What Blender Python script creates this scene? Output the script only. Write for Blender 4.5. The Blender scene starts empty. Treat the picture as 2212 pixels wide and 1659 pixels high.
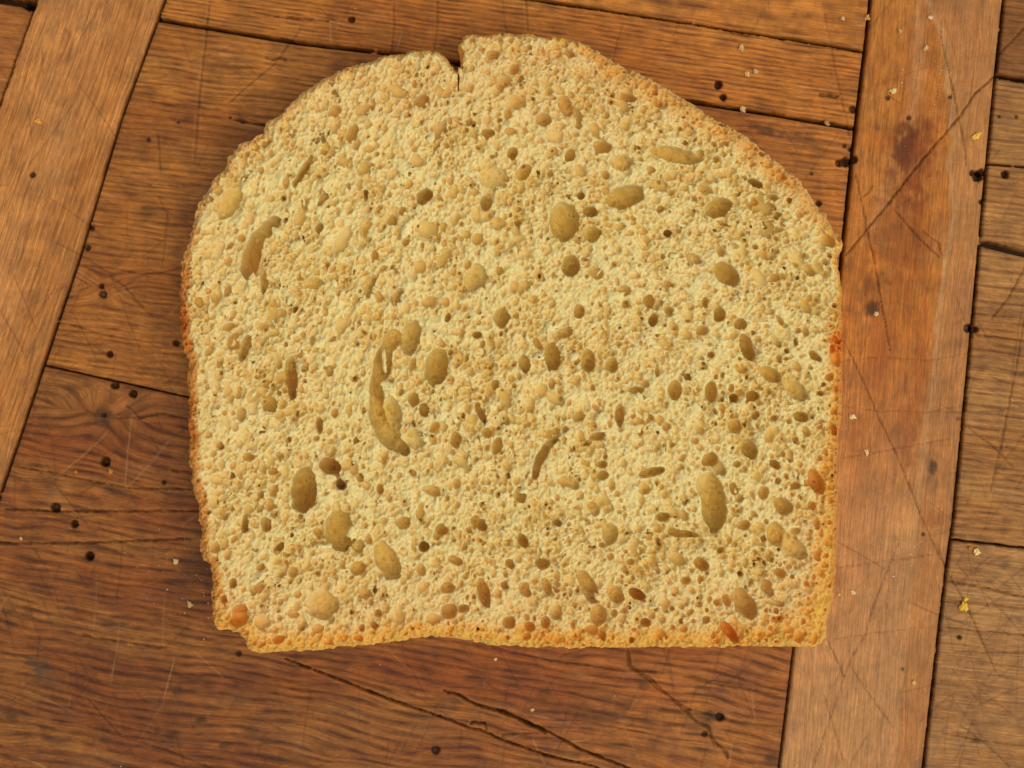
import bpy, math, random
import numpy as np
from mathutils import Vector

random.seed(7)
rng = np.random.default_rng(11)
scene = bpy.context.scene

# ------------------------------------------------------------------ camera, light, exposure
CAM_H = 0.32            # camera height above the table surface (metres)
VIEW_W = 0.195          # width of table seen
TOP = 0.0140            # height of the slice's cut face above the table
cam_data = bpy.data.cameras.new("camera")
cam_data.sensor_width = 36.0
cam_data.lens = 36.0 * CAM_H / VIEW_W
cam_data.clip_start = 0.01
cam_data.clip_end = 10.0
cam_data.dof.use_dof = True
cam_data.dof.focus_distance = CAM_H - TOP
cam_data.dof.aperture_fstop = 30.0
cam = bpy.data.objects.new("camera", cam_data)
scene.collection.objects.link(cam)
cam.location = (0, 0, CAM_H)
scene.camera = cam

SUN_EL = math.radians(66.0)
SUN_AZ = math.radians(128.0)      # clockwise from +Y: light comes from the lower right of the picture
world = bpy.data.worlds.new("World")
scene.world = world
world.use_nodes = True
wn = world.node_tree
wn.nodes.clear()
sky = wn.nodes.new("ShaderNodeTexSky")
sky.sky_type = 'NISHITA'
sky.sun_disc = False
sky.sun_elevation = SUN_EL
sky.sun_rotation = SUN_AZ
sky.air_density = 0.6
sky.dust_density = 1.5
sky.ozone_density = 0.2
bg = wn.nodes.new("ShaderNodeBackground")
bg.inputs['Strength'].default_value = 0.15
wo = wn.nodes.new("ShaderNodeOutputWorld")
wn.links.new(sky.outputs[0], bg.inputs['Color'])
wn.links.new(bg.outputs[0], wo.inputs['Surface'])

sun_data = bpy.data.lights.new("sun", 'SUN')
sun_data.energy = 1.0
sun_data.angle = math.radians(65.0)
sun_data.color = (1.0, 0.87, 0.64)
sun = bpy.data.objects.new("sun", sun_data)
scene.collection.objects.link(sun)
sd = Vector((math.sin(SUN_AZ) * math.cos(SUN_EL), math.cos(SUN_AZ) * math.cos(SUN_EL), math.sin(SUN_EL)))
sun.rotation_euler = sd.to_track_quat('Z', 'Y').to_euler()
sun.location = sd * 1.0

scene.view_settings.view_transform = 'Standard'
scene.view_settings.look = 'None'
scene.view_settings.gamma = 1.0
scene.view_settings.exposure = 0.30
scene.cycles.max_bounces = 14
scene.cycles.diffuse_bounces = 10
scene.cycles.caustics_reflective = False
scene.cycles.caustics_refractive = False

# ------------------------------------------------------------------ measures
# all plan positions were measured on the picture in a 2212 x 1659 raster
S0 = VIEW_W / 2212.0                       # metres per unit on the table plane
ST = S0 * (CAM_H - TOP) / CAM_H            # the same on the slice's cut face

# ------------------------------------------------------------------ numpy noise
_perm = rng.permutation(512).astype(np.int64)
_ga = rng.random(512) * 2 * np.pi
_gx, _gy = np.cos(_ga), np.sin(_ga)


def perlin(x, y, seed=0):
    x = np.asarray(x, float) + seed * 37.31
    y = np.asarray(y, float) + seed * 91.17
    xi = np.floor(x).astype(np.int64); yi = np.floor(y).astype(np.int64)
    xf = x - xi; yf = y - yi
    u = xf * xf * xf * (xf * (xf * 6 - 15) + 10); v = yf * yf * yf * (yf * (yf * 6 - 15) + 10)

    def g(ix, iy, dx, dy):
        h = _perm[(_perm[ix & 511] + iy) & 511]
        return _gx[h] * dx + _gy[h] * dy
    a = g(xi, yi, xf, yf); b = g(xi + 1, yi, xf - 1, yf)
    c = g(xi, yi + 1, xf, yf - 1); d = g(xi + 1, yi + 1, xf - 1, yf - 1)
    return (a + (b - a) * u + ((c + (d - c) * u) - (a + (b - a) * u)) * v) * 1.4


def fbm(x, y, octv=4, seed=0, gain=0.5):
    s = 0; amp = 1; f = 1; t = 0
    for o in range(octv):
        s = s + amp * perlin(x * f, y * f, seed + o * 3)
        t += amp; amp *= gain; f *= 2.03
    return s / t


def sstep(a, b, x):
    t = np.clip((x - a) / (b - a), 0, 1)
    return t * t * (3 - 2 * t)


def seg_dist(U, V, pts, width_fn=None):
    """distance of points to a polyline and position along it (0..1)"""
    best = np.full(U.shape, 1e9); par = np.zeros(U.shape)
    n = len(pts) - 1
    for i in range(n):
        ax, ay = pts[i]; bx, by = pts[i + 1]
        dx, dy = bx - ax, by - ay
        L = dx * dx + dy * dy + 1e-9
        t = np.clip(((U - ax) * dx + (V - ay) * dy) / L, 0, 1)
        d = np.hypot(U - ax - t * dx, V - ay - t * dy)
        m = d < best
        best = np.where(m, d, best); par = np.where(m, (i + t) / n, par)
    return best, par


def lin(c):
    return tuple(((x / 255.0) / 12.92 if x / 255.0 <= 0.04045 else ((x / 255.0 + 0.055) / 1.055) ** 2.4) for x in c)


# ------------------------------------------------------------------ object helpers
def link(o, parent=None):
    scene.collection.objects.link(o)
    if parent is not None:
        o.parent = parent
    return o


def tag(o, label=None, cat=None, group=None, kind=None):
    if label: o['label'] = label
    if cat: o['category'] = cat
    if group: o['group'] = group
    if kind: o['kind'] = kind
    return o


def empty(name, loc=(0, 0, 0)):
    o = bpy.data.objects.new(name, None)
    o.empty_display_size = 0.01
    o.location = loc
    return link(o)


def mesh_from(name, verts, quads, mat, parent=None, cols=None, smooth=True, extra=None, tris=None):
    me = bpy.data.meshes.new(name)
    nv = len(verts); nq = len(quads); nt = 0 if tris is None else len(tris)
    me.vertices.add(nv)
    me.vertices.foreach_set('co', np.ascontiguousarray(verts, dtype=np.float32).ravel())
    me.loops.add(nq * 4 + nt * 3)
    li = np.asarray(quads, dtype=np.int32).ravel()
    if nt: li = np.concatenate([li, np.asarray(tris, dtype=np.int32).ravel()])
    me.loops.foreach_set('vertex_index', li)
    me.polygons.add(nq + nt)
    st = np.arange(nq, dtype=np.int32) * 4
    if nt: st = np.concatenate([st, nq * 4 + np.arange(nt, dtype=np.int32) * 3])
    me.polygons.foreach_set('loop_start', st)
    if smooth:
        me.polygons.foreach_set('use_smooth', np.ones(nq + nt, dtype=bool))
    me.update(calc_edges=True)
    me.validate()
    if cols is not None:
        a = me.attributes.new('tint', 'FLOAT_COLOR', 'POINT')
        c = np.ones((nv, 4), dtype=np.float32); c[:, :cols.shape[1]] = cols
        a.data.foreach_set('color', c.ravel())
    if extra is not None:
        for k, arr in extra.items():
            a = me.attributes.new(k, 'FLOAT_VECTOR', 'POINT')
            a.data.foreach_set('vector', np.ascontiguousarray(arr, dtype=np.float32).ravel())
    me.materials.append(mat)
    o = bpy.data.objects.new(name, me)
    return link(o, parent)


# ------------------------------------------------------------------ materials
def new_mat(name):
    m = bpy.data.materials.new(name); m.use_nodes = True
    nt = m.node_tree; nt.nodes.clear()
    out = nt.nodes.new('ShaderNodeOutputMaterial')
    b = nt.nodes.new('ShaderNodeBsdfPrincipled')
    nt.links.new(b.outputs[0], out.inputs['Surface'])
    return m, nt, b


def math_node(nt, op, a, b=None, c=None):
    n = nt.nodes.new('ShaderNodeMath'); n.operation = op
    for i, v in enumerate((a, b, c)):
        if v is None: continue
        if isinstance(v, (int, float)): n.inputs[i].default_value = v
        else: nt.links.new(v, n.inputs[i])
    return n.outputs[0]


def wood_material():
    m, nt, b = new_mat('weathered_wood')
    col = nt.nodes.new('ShaderNodeAttribute'); col.attribute_name = 'tint'
    gr = nt.nodes.new('ShaderNodeAttribute'); gr.attribute_name = 'grain'
    # long fibres
    mp = nt.nodes.new('ShaderNodeMapping'); mp.inputs['Scale'].default_value = (0.045, 1.0, 1.0)
    nt.links.new(gr.outputs['Vector'], mp.inputs['Vector'])
    n1 = nt.nodes.new('ShaderNodeTexNoise'); n1.inputs['Scale'].default_value = 0.33
    n1.inputs['Detail'].default_value = 6; n1.inputs['Roughness'].default_value = 0.68
    nt.links.new(mp.outputs[0], n1.inputs['Vector'])
    # short pores and dirt
    mp2 = nt.nodes.new('ShaderNodeMapping'); mp2.inputs['Scale'].default_value = (0.12, 1.0, 1.0)
    nt.links.new(gr.outputs['Vector'], mp2.inputs['Vector'])
    n2 = nt.nodes.new('ShaderNodeTexNoise'); n2.inputs['Scale'].default_value = 0.9
    n2.inputs['Detail'].default_value = 3
    nt.links.new(mp2.outputs[0], n2.inputs['Vector'])
    n3 = nt.nodes.new('ShaderNodeTexNoise'); n3.inputs['Scale'].default_value = 0.02
    n3.inputs['Detail'].default_value = 6; n3.inputs['Roughness'].default_value = 0.65
    nt.links.new(gr.outputs['Vector'], n3.inputs['Vector'])
    f1 = math_node(nt, 'MULTIPLY_ADD', n1.outputs['Fac'], 1.7, 0.15)
    f2 = math_node(nt, 'MULTIPLY_ADD', n2.outputs['Fac'], 0.7, 0.65)
    f3 = math_node(nt, 'MULTIPLY_ADD', n3.outputs['Fac'], 1.3, 0.33)
    f = math_node(nt, 'MULTIPLY', math_node(nt, 'MULTIPLY', f1, f2), f3)
    vm = nt.nodes.new('ShaderNodeVectorMath'); vm.operation = 'SCALE'
    nt.links.new(col.outputs['Color'], vm.inputs[0]); nt.links.new(f, vm.inputs['Scale'])
    nt.links.new(vm.outputs[0], b.inputs['Base Color'])
    r = math_node(nt, 'MULTIPLY_ADD', n3.outputs['Fac'], 0.35, 0.36)
    nt.links.new(r, b.inputs['Roughness'])
    b.inputs['Specular IOR Level'].default_value = 0.22
    bp = nt.nodes.new('ShaderNodeBump'); bp.inputs['Strength'].default_value = 0.45
    bp.inputs['Distance'].default_value = 0.00022
    hh = math_node(nt, 'ADD', n1.outputs['Fac'], math_node(nt, 'MULTIPLY', n2.outputs['Fac'], 0.5))
    nt.links.new(hh, bp.inputs['Height']); nt.links.new(bp.outputs[0], b.inputs['Normal'])
    return m


def bread_material(name, sss, rough, bump_d):
    m, nt, b = new_mat(name)
    col = nt.nodes.new('ShaderNodeAttribute'); col.attribute_name = 'tint'
    tc = nt.nodes.new('ShaderNodeTexCoord')
    n1 = nt.nodes.new('ShaderNodeTexNoise'); n1.inputs['Scale'].default_value = 2200
    n1.inputs['Detail'].default_value = 4; n1.inputs['Roughness'].default_value = 0.6
    nt.links.new(tc.outputs['Object'], n1.inputs['Vector'])
    v1 = nt.nodes.new('ShaderNodeTexVoronoi'); v1.inputs['Scale'].default_value = 2600
    nt.links.new(tc.outputs['Object'], v1.inputs['Vector'])
    f = math_node(nt, 'MULTIPLY_ADD', n1.outputs['Fac'], 0.16, 0.92)
    vm = nt.nodes.new('ShaderNodeVectorMath'); vm.operation = 'SCALE'
    nt.links.new(col.outputs['Color'], vm.inputs[0]); nt.links.new(f, vm.inputs['Scale'])
    nt.links.new(vm.outputs[0], b.inputs['Base Color'])
    b.inputs['Roughness'].default_value = rough
    b.inputs['Specular IOR Level'].default_value = 0.10
    b.inputs['Subsurface Weight'].default_value = sss
    b.inputs['Subsurface Radius'].default_value = (1.0, 0.92, 0.66)
    b.inputs['Subsurface Scale'].default_value = 0.0008
    bp = nt.nodes.new('ShaderNodeBump'); bp.inputs['Strength'].default_value = 0.4
    bp.inputs['Distance'].default_value = bump_d
    hh = math_node(nt, 'ADD', math_node(nt, 'MULTIPLY', v1.outputs['Distance'], 0.8), n1.outputs['Fac'])
    nt.links.new(hh, bp.inputs['Height']); nt.links.new(bp.outputs[0], b.inputs['Normal'])
    return m


WOOD = wood_material()
CRUMB = bread_material('bread_crumb_flesh', 0.6, 0.55, 0.00018)
LOOSE = bread_material('loose_crumb', 0.0, 0.6, 0.00005)
CRUST = bread_material('bread_crust_skin', 0.6, 0.50, 0.00018)

# ================================================================== THE TABLE TOP
# joints (polylines in raster units)
A_RIGHT = [(450, -320), (355, 0), (261, 254), (171, 555), (94, 786), (0, 1067), (-110, 1400), (-290, 1950)]
A_LEFT = [(190, -320), (79, 0), (20, 167), (-75, 430), (-200, 800), (-330, 1200), (-480, 1700), (-560, 1950)]
B_LEFT = [(1893, -320), (1882, 0), (1870, 107), (1840, 361), (1820, 555), (1792, 800), (1757, 1100), (1716, 1398), (1684, 1659), (1650, 1950)]
B_RIGHT = [(2190, -320), (2168, 0), (2148, 187), (2124, 438), (2114, 552), (2084, 870), (2061, 1107), (2041, 1255), (1995, 1659), (1960, 1950)]
FAR_L = [(-330, -320), (-330, 1950)]
FAR_R = [(2560, -320), (2560, 1950)]
H_TOP = [(-700, -320), (2700, -320)]
H_BOT = [(-700, 1950), (2700, 1950)]
G1 = [(-700, -250), (300, -118), (1154, 0), (1305, 21), (1476, 48), (1622, 72), (1783, 97), (1867, 112), (2600, 220)]
G2 = [(-700, -110), (350, 43), (640, 92), (860, 117), (1505, 222), (1673, 247), (1827, 274), (2600, 400)]
G3 = [(-700, 640), (94, 789), (247, 823), (405, 858), (800, 930), (1800, 1115), (2600, 1250)]
E1 = [(-700, -25), (0, 0), (90, 14), (600, 60)]
D1 = [(1500, 90), (2150, 163), (2212, 173), (2700, 250)]
D2 = [(1500, 290), (2138, 355), (2212, 361), (2700, 420)]
D3 = [(1500, 400), (2118, 524), (2212, 548), (2700, 650)]
D4 = [(1500, 1090), (2057, 1166), (2212, 1184), (2700, 1250)]


def fu(pts):            # v as function of u
    a = np.array(pts, float)
    return lambda u: np.interp(u, a[:, 0], a[:, 1])


def fv(pts):            # u as function of v
    a = np.array(pts, float)
    return lambda v: np.interp(v, a[:, 1], a[:, 0])


# worm holes: u, v, radius, depth factor
HOLES = [(385, 264, 3, 1), (321, 301, 4, 1), (497, 254, 3, 1), (759, 42, 7, 1.2), (1552, 183, 8.5, 1.5), (1562, 210, 7, 1.4),
         (1753, 375, 3, 1), (1769, 439, 6, 1.2), (2171, 377, 8, 1.3), (2158, 251, 3, 1), (2196, 252, 3, 1), (2052, 209, 3.2, 1),
         (70, 378, 6, .6), (219, 618, 5.5, 1.3), (222, 636, 8, .7), (237, 765, 7, 1.2), (248, 833, 8, 1.2), (287, 851, 8, 1.3),
         (381, 741, 7, 1), (227, 998, 10, 1.3), (354, 1042, 4.5, 1), (120, 1097, 10, 1.2), (161, 1132, 8, 1.3), (194, 1201, 9, 1.6),
         (941, 1621, 9, .5), (1994, 1154, 3.2, 1), (2072, 1377, 4.5, 1), (2091, 709, 9, .8), (2107, 712, 6.5, 1.2), (224, 897, 5, .6),
         (64, 8, 15, 1.4), (1845, 345, 8, 1.4), (1826, 350, 10, 1.5), (1812, 352, 7, 1.3), (1824, 315, 4, 1), (1836, 322, 5, 1),
         (1842, 236, 7, .9), (2100, 373, 6, 1.2), (2112, 380, 12, 1.1), (2120, 372, 8, 1), (2119, 436, 5, .8),
         (199, 493, 5, 1), (189, 535, 6, 1), (1918, 211, 5, .5), (1963, 255, 5, .5), (515, 1412, 6, .5),
         (1522, 1586, 6, .6), (1555, 1549, 9, .5), (1950, 1445, 3, .4)]

# open splits: points, half width, depth(mm), darkness
CRACKS = [
    ([(615, 1423), (736, 1469), (853, 1515), (950, 1548), (1014, 1572), (1040, 1578), (1087, 1599), (1171, 1629), (1285, 1656), (1400, 1720)], 2.6, 1.4, .85),
    ([(957, 1492), (990, 1500), (1027, 1522), (1075, 1535), (1121, 1554), (1181, 1579), (1254, 1619), (1355, 1658), (1460, 1710)], 2.8, 1.3, .8),
    ([(1075, 1533), (1121, 1552), (1165, 1574), (1180, 1583)], 7.5, .9, .6),
    ([(1356, 1402), (1358, 1425), (1360, 1442), (1382, 1452), (1405, 1468), (1418, 1484), (1442, 1500), (1459, 1515), (1476, 1530), (1492, 1534)], 5.2, .6, .5),
    ([(1480, 1536), (1500, 1556), (1530, 1570), (1535, 1592), (1548, 1606), (1569, 1626), (1572, 1640)], 4.5, .5, .5),
    ([(1015, 1566), (1022, 1559), (1048, 1562), (1050, 1578)], 2.2, .7, .7),
    ([(1087, 1599), (1085, 1588), (1120, 1585), (1165, 1583)], 2.0, .5, .6),
    ([(20, 1005), (100, 1019), (140, 1027), (200, 1040), (284, 1055), (420, 1056)], 1.8, .8, .65),
    ([(0, 1100), (130, 1104), (300, 1104), (430, 1104)], 2.2, .9, .7),
    ([(-60, 1174), (0, 1172), (90, 1174), (200, 1172), (300, 1168), (425, 1163)], 2.0, .8, .7),
    ([(170, 1370), (230, 1382), (300, 1392), (360, 1400)], 2.2, .7, .6),
    ([(170, 572), (240, 578), (310, 592), (350, 588), (430, 570)], 1.5, .5, .5),
    ([(235, 595), (270, 620), (300, 655), (330, 685)], 2.4, .35, .45),
    ([(270, 873), (290, 890), (300, 902), (345, 893), (405, 905)], 1.5, .5, .5),
    ([(240, 905), (300, 900), (360, 893)], 1.2, .3, .4),
    ([(150, 700), (220, 722), (300, 735), (400, 750)], 1.8, .5, .45),
    ([(370, 1016), (400, 1018), (430, 1024)], 2.4, .5, .6),
    ([(505, 258), (540, 265), (580, 272), (600, 276)], 6.0, 1.0, .85),
    ([(590, 35), (650, 39), (710, 45)], 2.6, .7, .8),
    ([(572, 124), (590, 128), (606, 125), (618, 129)], 3.6, .8, .85),
    ([(1770, 204), (1812, 208)], 4.2, .9, .8),
    ([(1775, 0), (1790, 70), (1800, 130), (1812, 190), (1826, 250), (1836, 300)], 1.8, .3, .25),
    ([(453, 0), (443, 90), (430, 210), (424, 300), (420, 350)], 2.6, .25, .45),
    ([(340, 290), (344, 330), (346, 370)], 2.4, .25, .4),
    ([(650, 60), (590, 140), (530, 190), (495, 222)], 2.2, .25, .45),
    ([(850, 0), (851, 60), (846, 112)], 2.2, .25, .4),
    ([(945, 0), (944, 60), (938, 108)], 2.2, .25, .4),
    ([(1136, 0), (1140, 66)], 2.2, .25, .4),
    ([(330, 220), (420, 228), (500, 245), (560, 262)], 1.4, .35, .5),
    ([(260, 388), (330, 398), (410, 404)], 1.4, .3, .5),
    ([(2212, 60), (2185, 90), (2155, 118)], 3.2, .5, .45),
    ([(2150, 163), (2107, 201), (2071, 254), (2024, 308), (1974, 368), (1917, 442), (1873, 495), (1826, 553)], 2.4, .6, .6),
    ([(2031, 67), (2041, 120), (2054, 174), (2071, 254), (2084, 318), (2087, 358)], 1.4, .4, .5),
    ([(1847, 375), (1863, 445), (1873, 498), (1887, 555), (1900, 632), (1917, 726), (1922, 759)], 1.6, .5, .6),
    ([(1934, 455), (1974, 502), (2007, 535), (2030, 556)], 2.0, .4, .55),
    ([(1990, 495), (2010, 512), (2028, 525), (2032, 548)], 1.2, .3, .5),
    ([(1823, 736), (1867, 830), (1900, 907), (1940, 990), (1987, 1107)], 1.3, .4, .45),
    ([(1984, 1104), (2021, 1184), (2046, 1235), (2078, 1290), (2100, 1335), (2150, 1450)], 1.2, .35, .45),
    ([(1940, 1171), (1887, 1305), (1867, 1372), (1833, 1432), (1790, 1560), (1755, 1659)], 1.1, .3, .35),
    ([(1833, 1432), (1870, 1490), (1930, 1572)], 1.1, .3, .35),
    ([(1786, 1382), (1813, 1438), (1822, 1463)], 1.4, .35, .45),
    ([(1780, 1502), (1800, 1570), (1822, 1645)], 1.0, .3, .35),
    ([(1863, 425), (1880, 412), (1884, 398)], 2.2, .4, .5),
    ([(1810, 1226), (1900, 1213), (2041, 1194)], 1.0, .25, .3),
    ([(1806, 875), (1880, 885), (2000, 890), (2080, 875)], .9, .2, .25),
    ([(1812, 780), (1900, 770), (2010, 778), (2090, 762)], .9, .2, .25),
    ([(1815, 990), (1900, 975), (2060, 945)], .9, .2, .25),
    ([(1800, 1380), (1900, 1365), (2030, 1350)], .9, .2, .25),
    ([(2044, 1255), (2120, 1268), (2212, 1290)], 1.8, .6, .6),
    ([(2037, 1300), (2100, 1302), (2212, 1314)], 1.4, .5, .55),
    ([(2031, 1355), (2110, 1360), (2212, 1373)], 1.6, .5, .55),
    ([(2060, 1406), (2140, 1410), (2212, 1410)], 1.4, .4, .5),
    ([(2108, 723), (2160, 728), (2212, 736)], 1.4, .5, .5),
    ([(2222, 560), (2180, 640), (2140, 690)], 2.0, .35, .5),
    ([(2212, 690), (2198, 780), (2180, 870), (2160, 970), (2140, 1060)], 1.8, .35, .5),
    ([(2086, 920), (2140, 960), (2190, 1010)], 1.8, .3, .45),
    ([(2170, 965), (2212, 975)], 1.8, .4, .5),
    ([(2040, 1585), (2120, 1600), (2212, 1612)], 2.2, .4, .45),
    ([(1472, 1460), (1560, 1480), (1680, 1500)], 2.2, .4, .4),
    ([(1480, 1530), (1600, 1560), (1690, 1570)], 1.6, .35, .4),
    ([(180, 1500), (260, 1590), (360, 1620), (470, 1665)], 1.5, .35, .4),
    ([(1170, 1424), (1250, 1434), (1330, 1446), (1420, 1452)], 1.8, .4, .5),
    ([(1190, 1430), (1215, 1415), (1260, 1404)], 1.3, .25, .35),
]
# stained and dark patches: u, v, half length, half width, angle, strength, rgb
DARK = lin((48, 37, 15)); REDB = lin((130, 66, 16)); GREY = lin((86, 76, 68)); PALE = lin((196, 158, 122))
PATCHES = [(1905, 300, 30, 90, 95, .35, lin((170, 92, 30))), (2000, 330, 26, 120, 10, .3, lin((150, 70, 22))), (1900, 760, 120, 34, 92, .3, lin((150, 78, 28))), (1985, 800, 160, 16, 94, .35, lin((156, 74, 24))), (1850, 950, 90, 30, 90, .25, lin((150, 80, 30))), (1956, 318, 46, 26, 100, .9, DARK), (1968, 340, 105, 50, 100, .7, REDB), (1946, 490, 120, 70, 95, .5, REDB),
          (1880, 668, 24, 17, -20, .75, DARK), (1885, 612, 45, 22, -45, .38, DARK), (2014, 1010, 26, 9, 95, .75, DARK), (2012, 1045, 24, 20, 60, .35, GREY),
          (1655, 282, 42, 12, 14, .7, DARK), (1730, 300, 70, 12, 12, .4, DARK), (1730, 1010, 30, 60, 0, .2, REDB),
          (224, 897, 24, 22, 0, .62, DARK), (320, 455, 24, 14, 0, .4, DARK), (175, 375, 40, 14, -60, .35, REDB),
          (85, 1442, 26, 14, 30, .6, GREY), (100, 1470, 34, 12, 30, .4, GREY), (55, 1418, 12, 6, 10, .6, DARK), (22, 1545, 22, 16, 20, .5, DARK),
          (433, 1555, 14, 9, 0, .7, DARK), (375, 1585, 14, 11, 0, .6, DARK), (340, 1578, 9, 7, 0, .5, DARK), (385, 1490, 16, 10, 0, .5, DARK),
          (488, 1610, 15, 9, 0, .6, DARK), (230, 1600, 20, 7, 5, .5, DARK), (180, 1332, 40, 12, 8, .5, REDB), (240, 1345, 30, 7, 10, .5, DARK),
          (410, 1300, 26, 8, 10, .4, GREY), (425, 1230, 44, 42, 0, .45, DARK), (590, 1604, 24, 5, -5, .6, DARK),  # includes the broad dark patch at the slice's lower left edge
          (1270, 1540, 90, 16, 10, .42, DARK), (1340, 1470, 150, 8, 16, .5, REDB), (1545, 1548, 26, 13, 10, .85, DARK), (1500, 1560, 40, 26, 40, .35, DARK),
          (1670, 1640, 18, 14, 0, .55, DARK), (1590, 1650, 30, 12, 0, .4, REDB), (1385, 1475, 20, 14, 40, .4, DARK),
          (2110, 1600, 14, 10, 0, .55, DARK), (2140, 1256, 12, 8, 0, .5, GREY), (2170, 1218, 12, 9, 0, .5, GREY), (2080, 1313, 30, 6, 35, .4, DARK),
          (2070, 905, 5, 7, 90, .8, REDB), (2020, 1120, 18, 28, 80, .4, REDB), (1800, 1250, 24, 40, 0, .3, REDB), (1960, 940, 22, 90, 0, .35, REDB),
          (2195, 760, 14, 24, 90, .4, DARK), (2160, 890, 11, 6, 0, .5, GREY), (2160, 1010, 20, 8, 10, .4, DARK), (70, 378, 6, 6, 0, .8, REDB),
          (180, 60, 20, 14, 40, .3, GREY), (1450, 1610, 20, 14, 0, .3, GREY), (150, 72, 12, 8, 60, .3, DARK), (0, 150, 14, 10, 80, .6, REDB),
          (1180, 1545, 60, 5, 22, .5, GREY), (1600, 1480, 60, 8, 10, .3, DARK), (600, 1640, 90, 12, 10, .25, DARK), (1895, 277, 8, 8, 0, .4, DARK),
          (900, 1545, 34, 14, -10, .25, DARK), (715, 1412, 90, 12, 6, .3, DARK), (395, 160, 36, 7, 8, .35, REDB)]

PALE_EDGE = fv([(2000, -320), (1998, 0), (2035, 90), (2041, 184), (2057, 301), (2047, 368), (2056, 452), (2041, 555), (2034, 600), (2021, 686), (2011, 836), (1994, 920),
                (1987, 1020), (1974, 1107), (1970, 1171), (1954, 1338), (1937, 1505), (1924, 1659), (1900, 1950)])

scr = []
for q_ in range(760):
    u0, v0 = random.uniform(-100, 2300), random.uniform(-60, 1720)
    if q_ > 430: u0, v0 = random.choice(((random.uniform(0, 1600), random.uniform(1380, 1680)), (random.uniform(0, 440), random.uniform(560, 1500)), (random.uniform(2040, 2230), random.uniform(600, 1660))))
    if random.random() < .5: a = math.radians(random.choice((-62, 60, 72, -75, 35, -30)) + random.gauss(0, 7))
    else: a = random.uniform(0, math.pi)
    L = random.uniform(30, 200)
    k = random.uniform(-.0016, .0016)
    p = [(u0, v0)]
    for j in range(4):
        u0 += math.cos(a) * L / 4; v0 += math.sin(a) * L / 4; a += k * L / 4
        p.append((u0, v0))
    scr.append((p, random.uniform(.6, 1.2), random.uniform(.12, .42) * (.3 if random.random() < .06 else 1), random.random() < .10))


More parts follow.
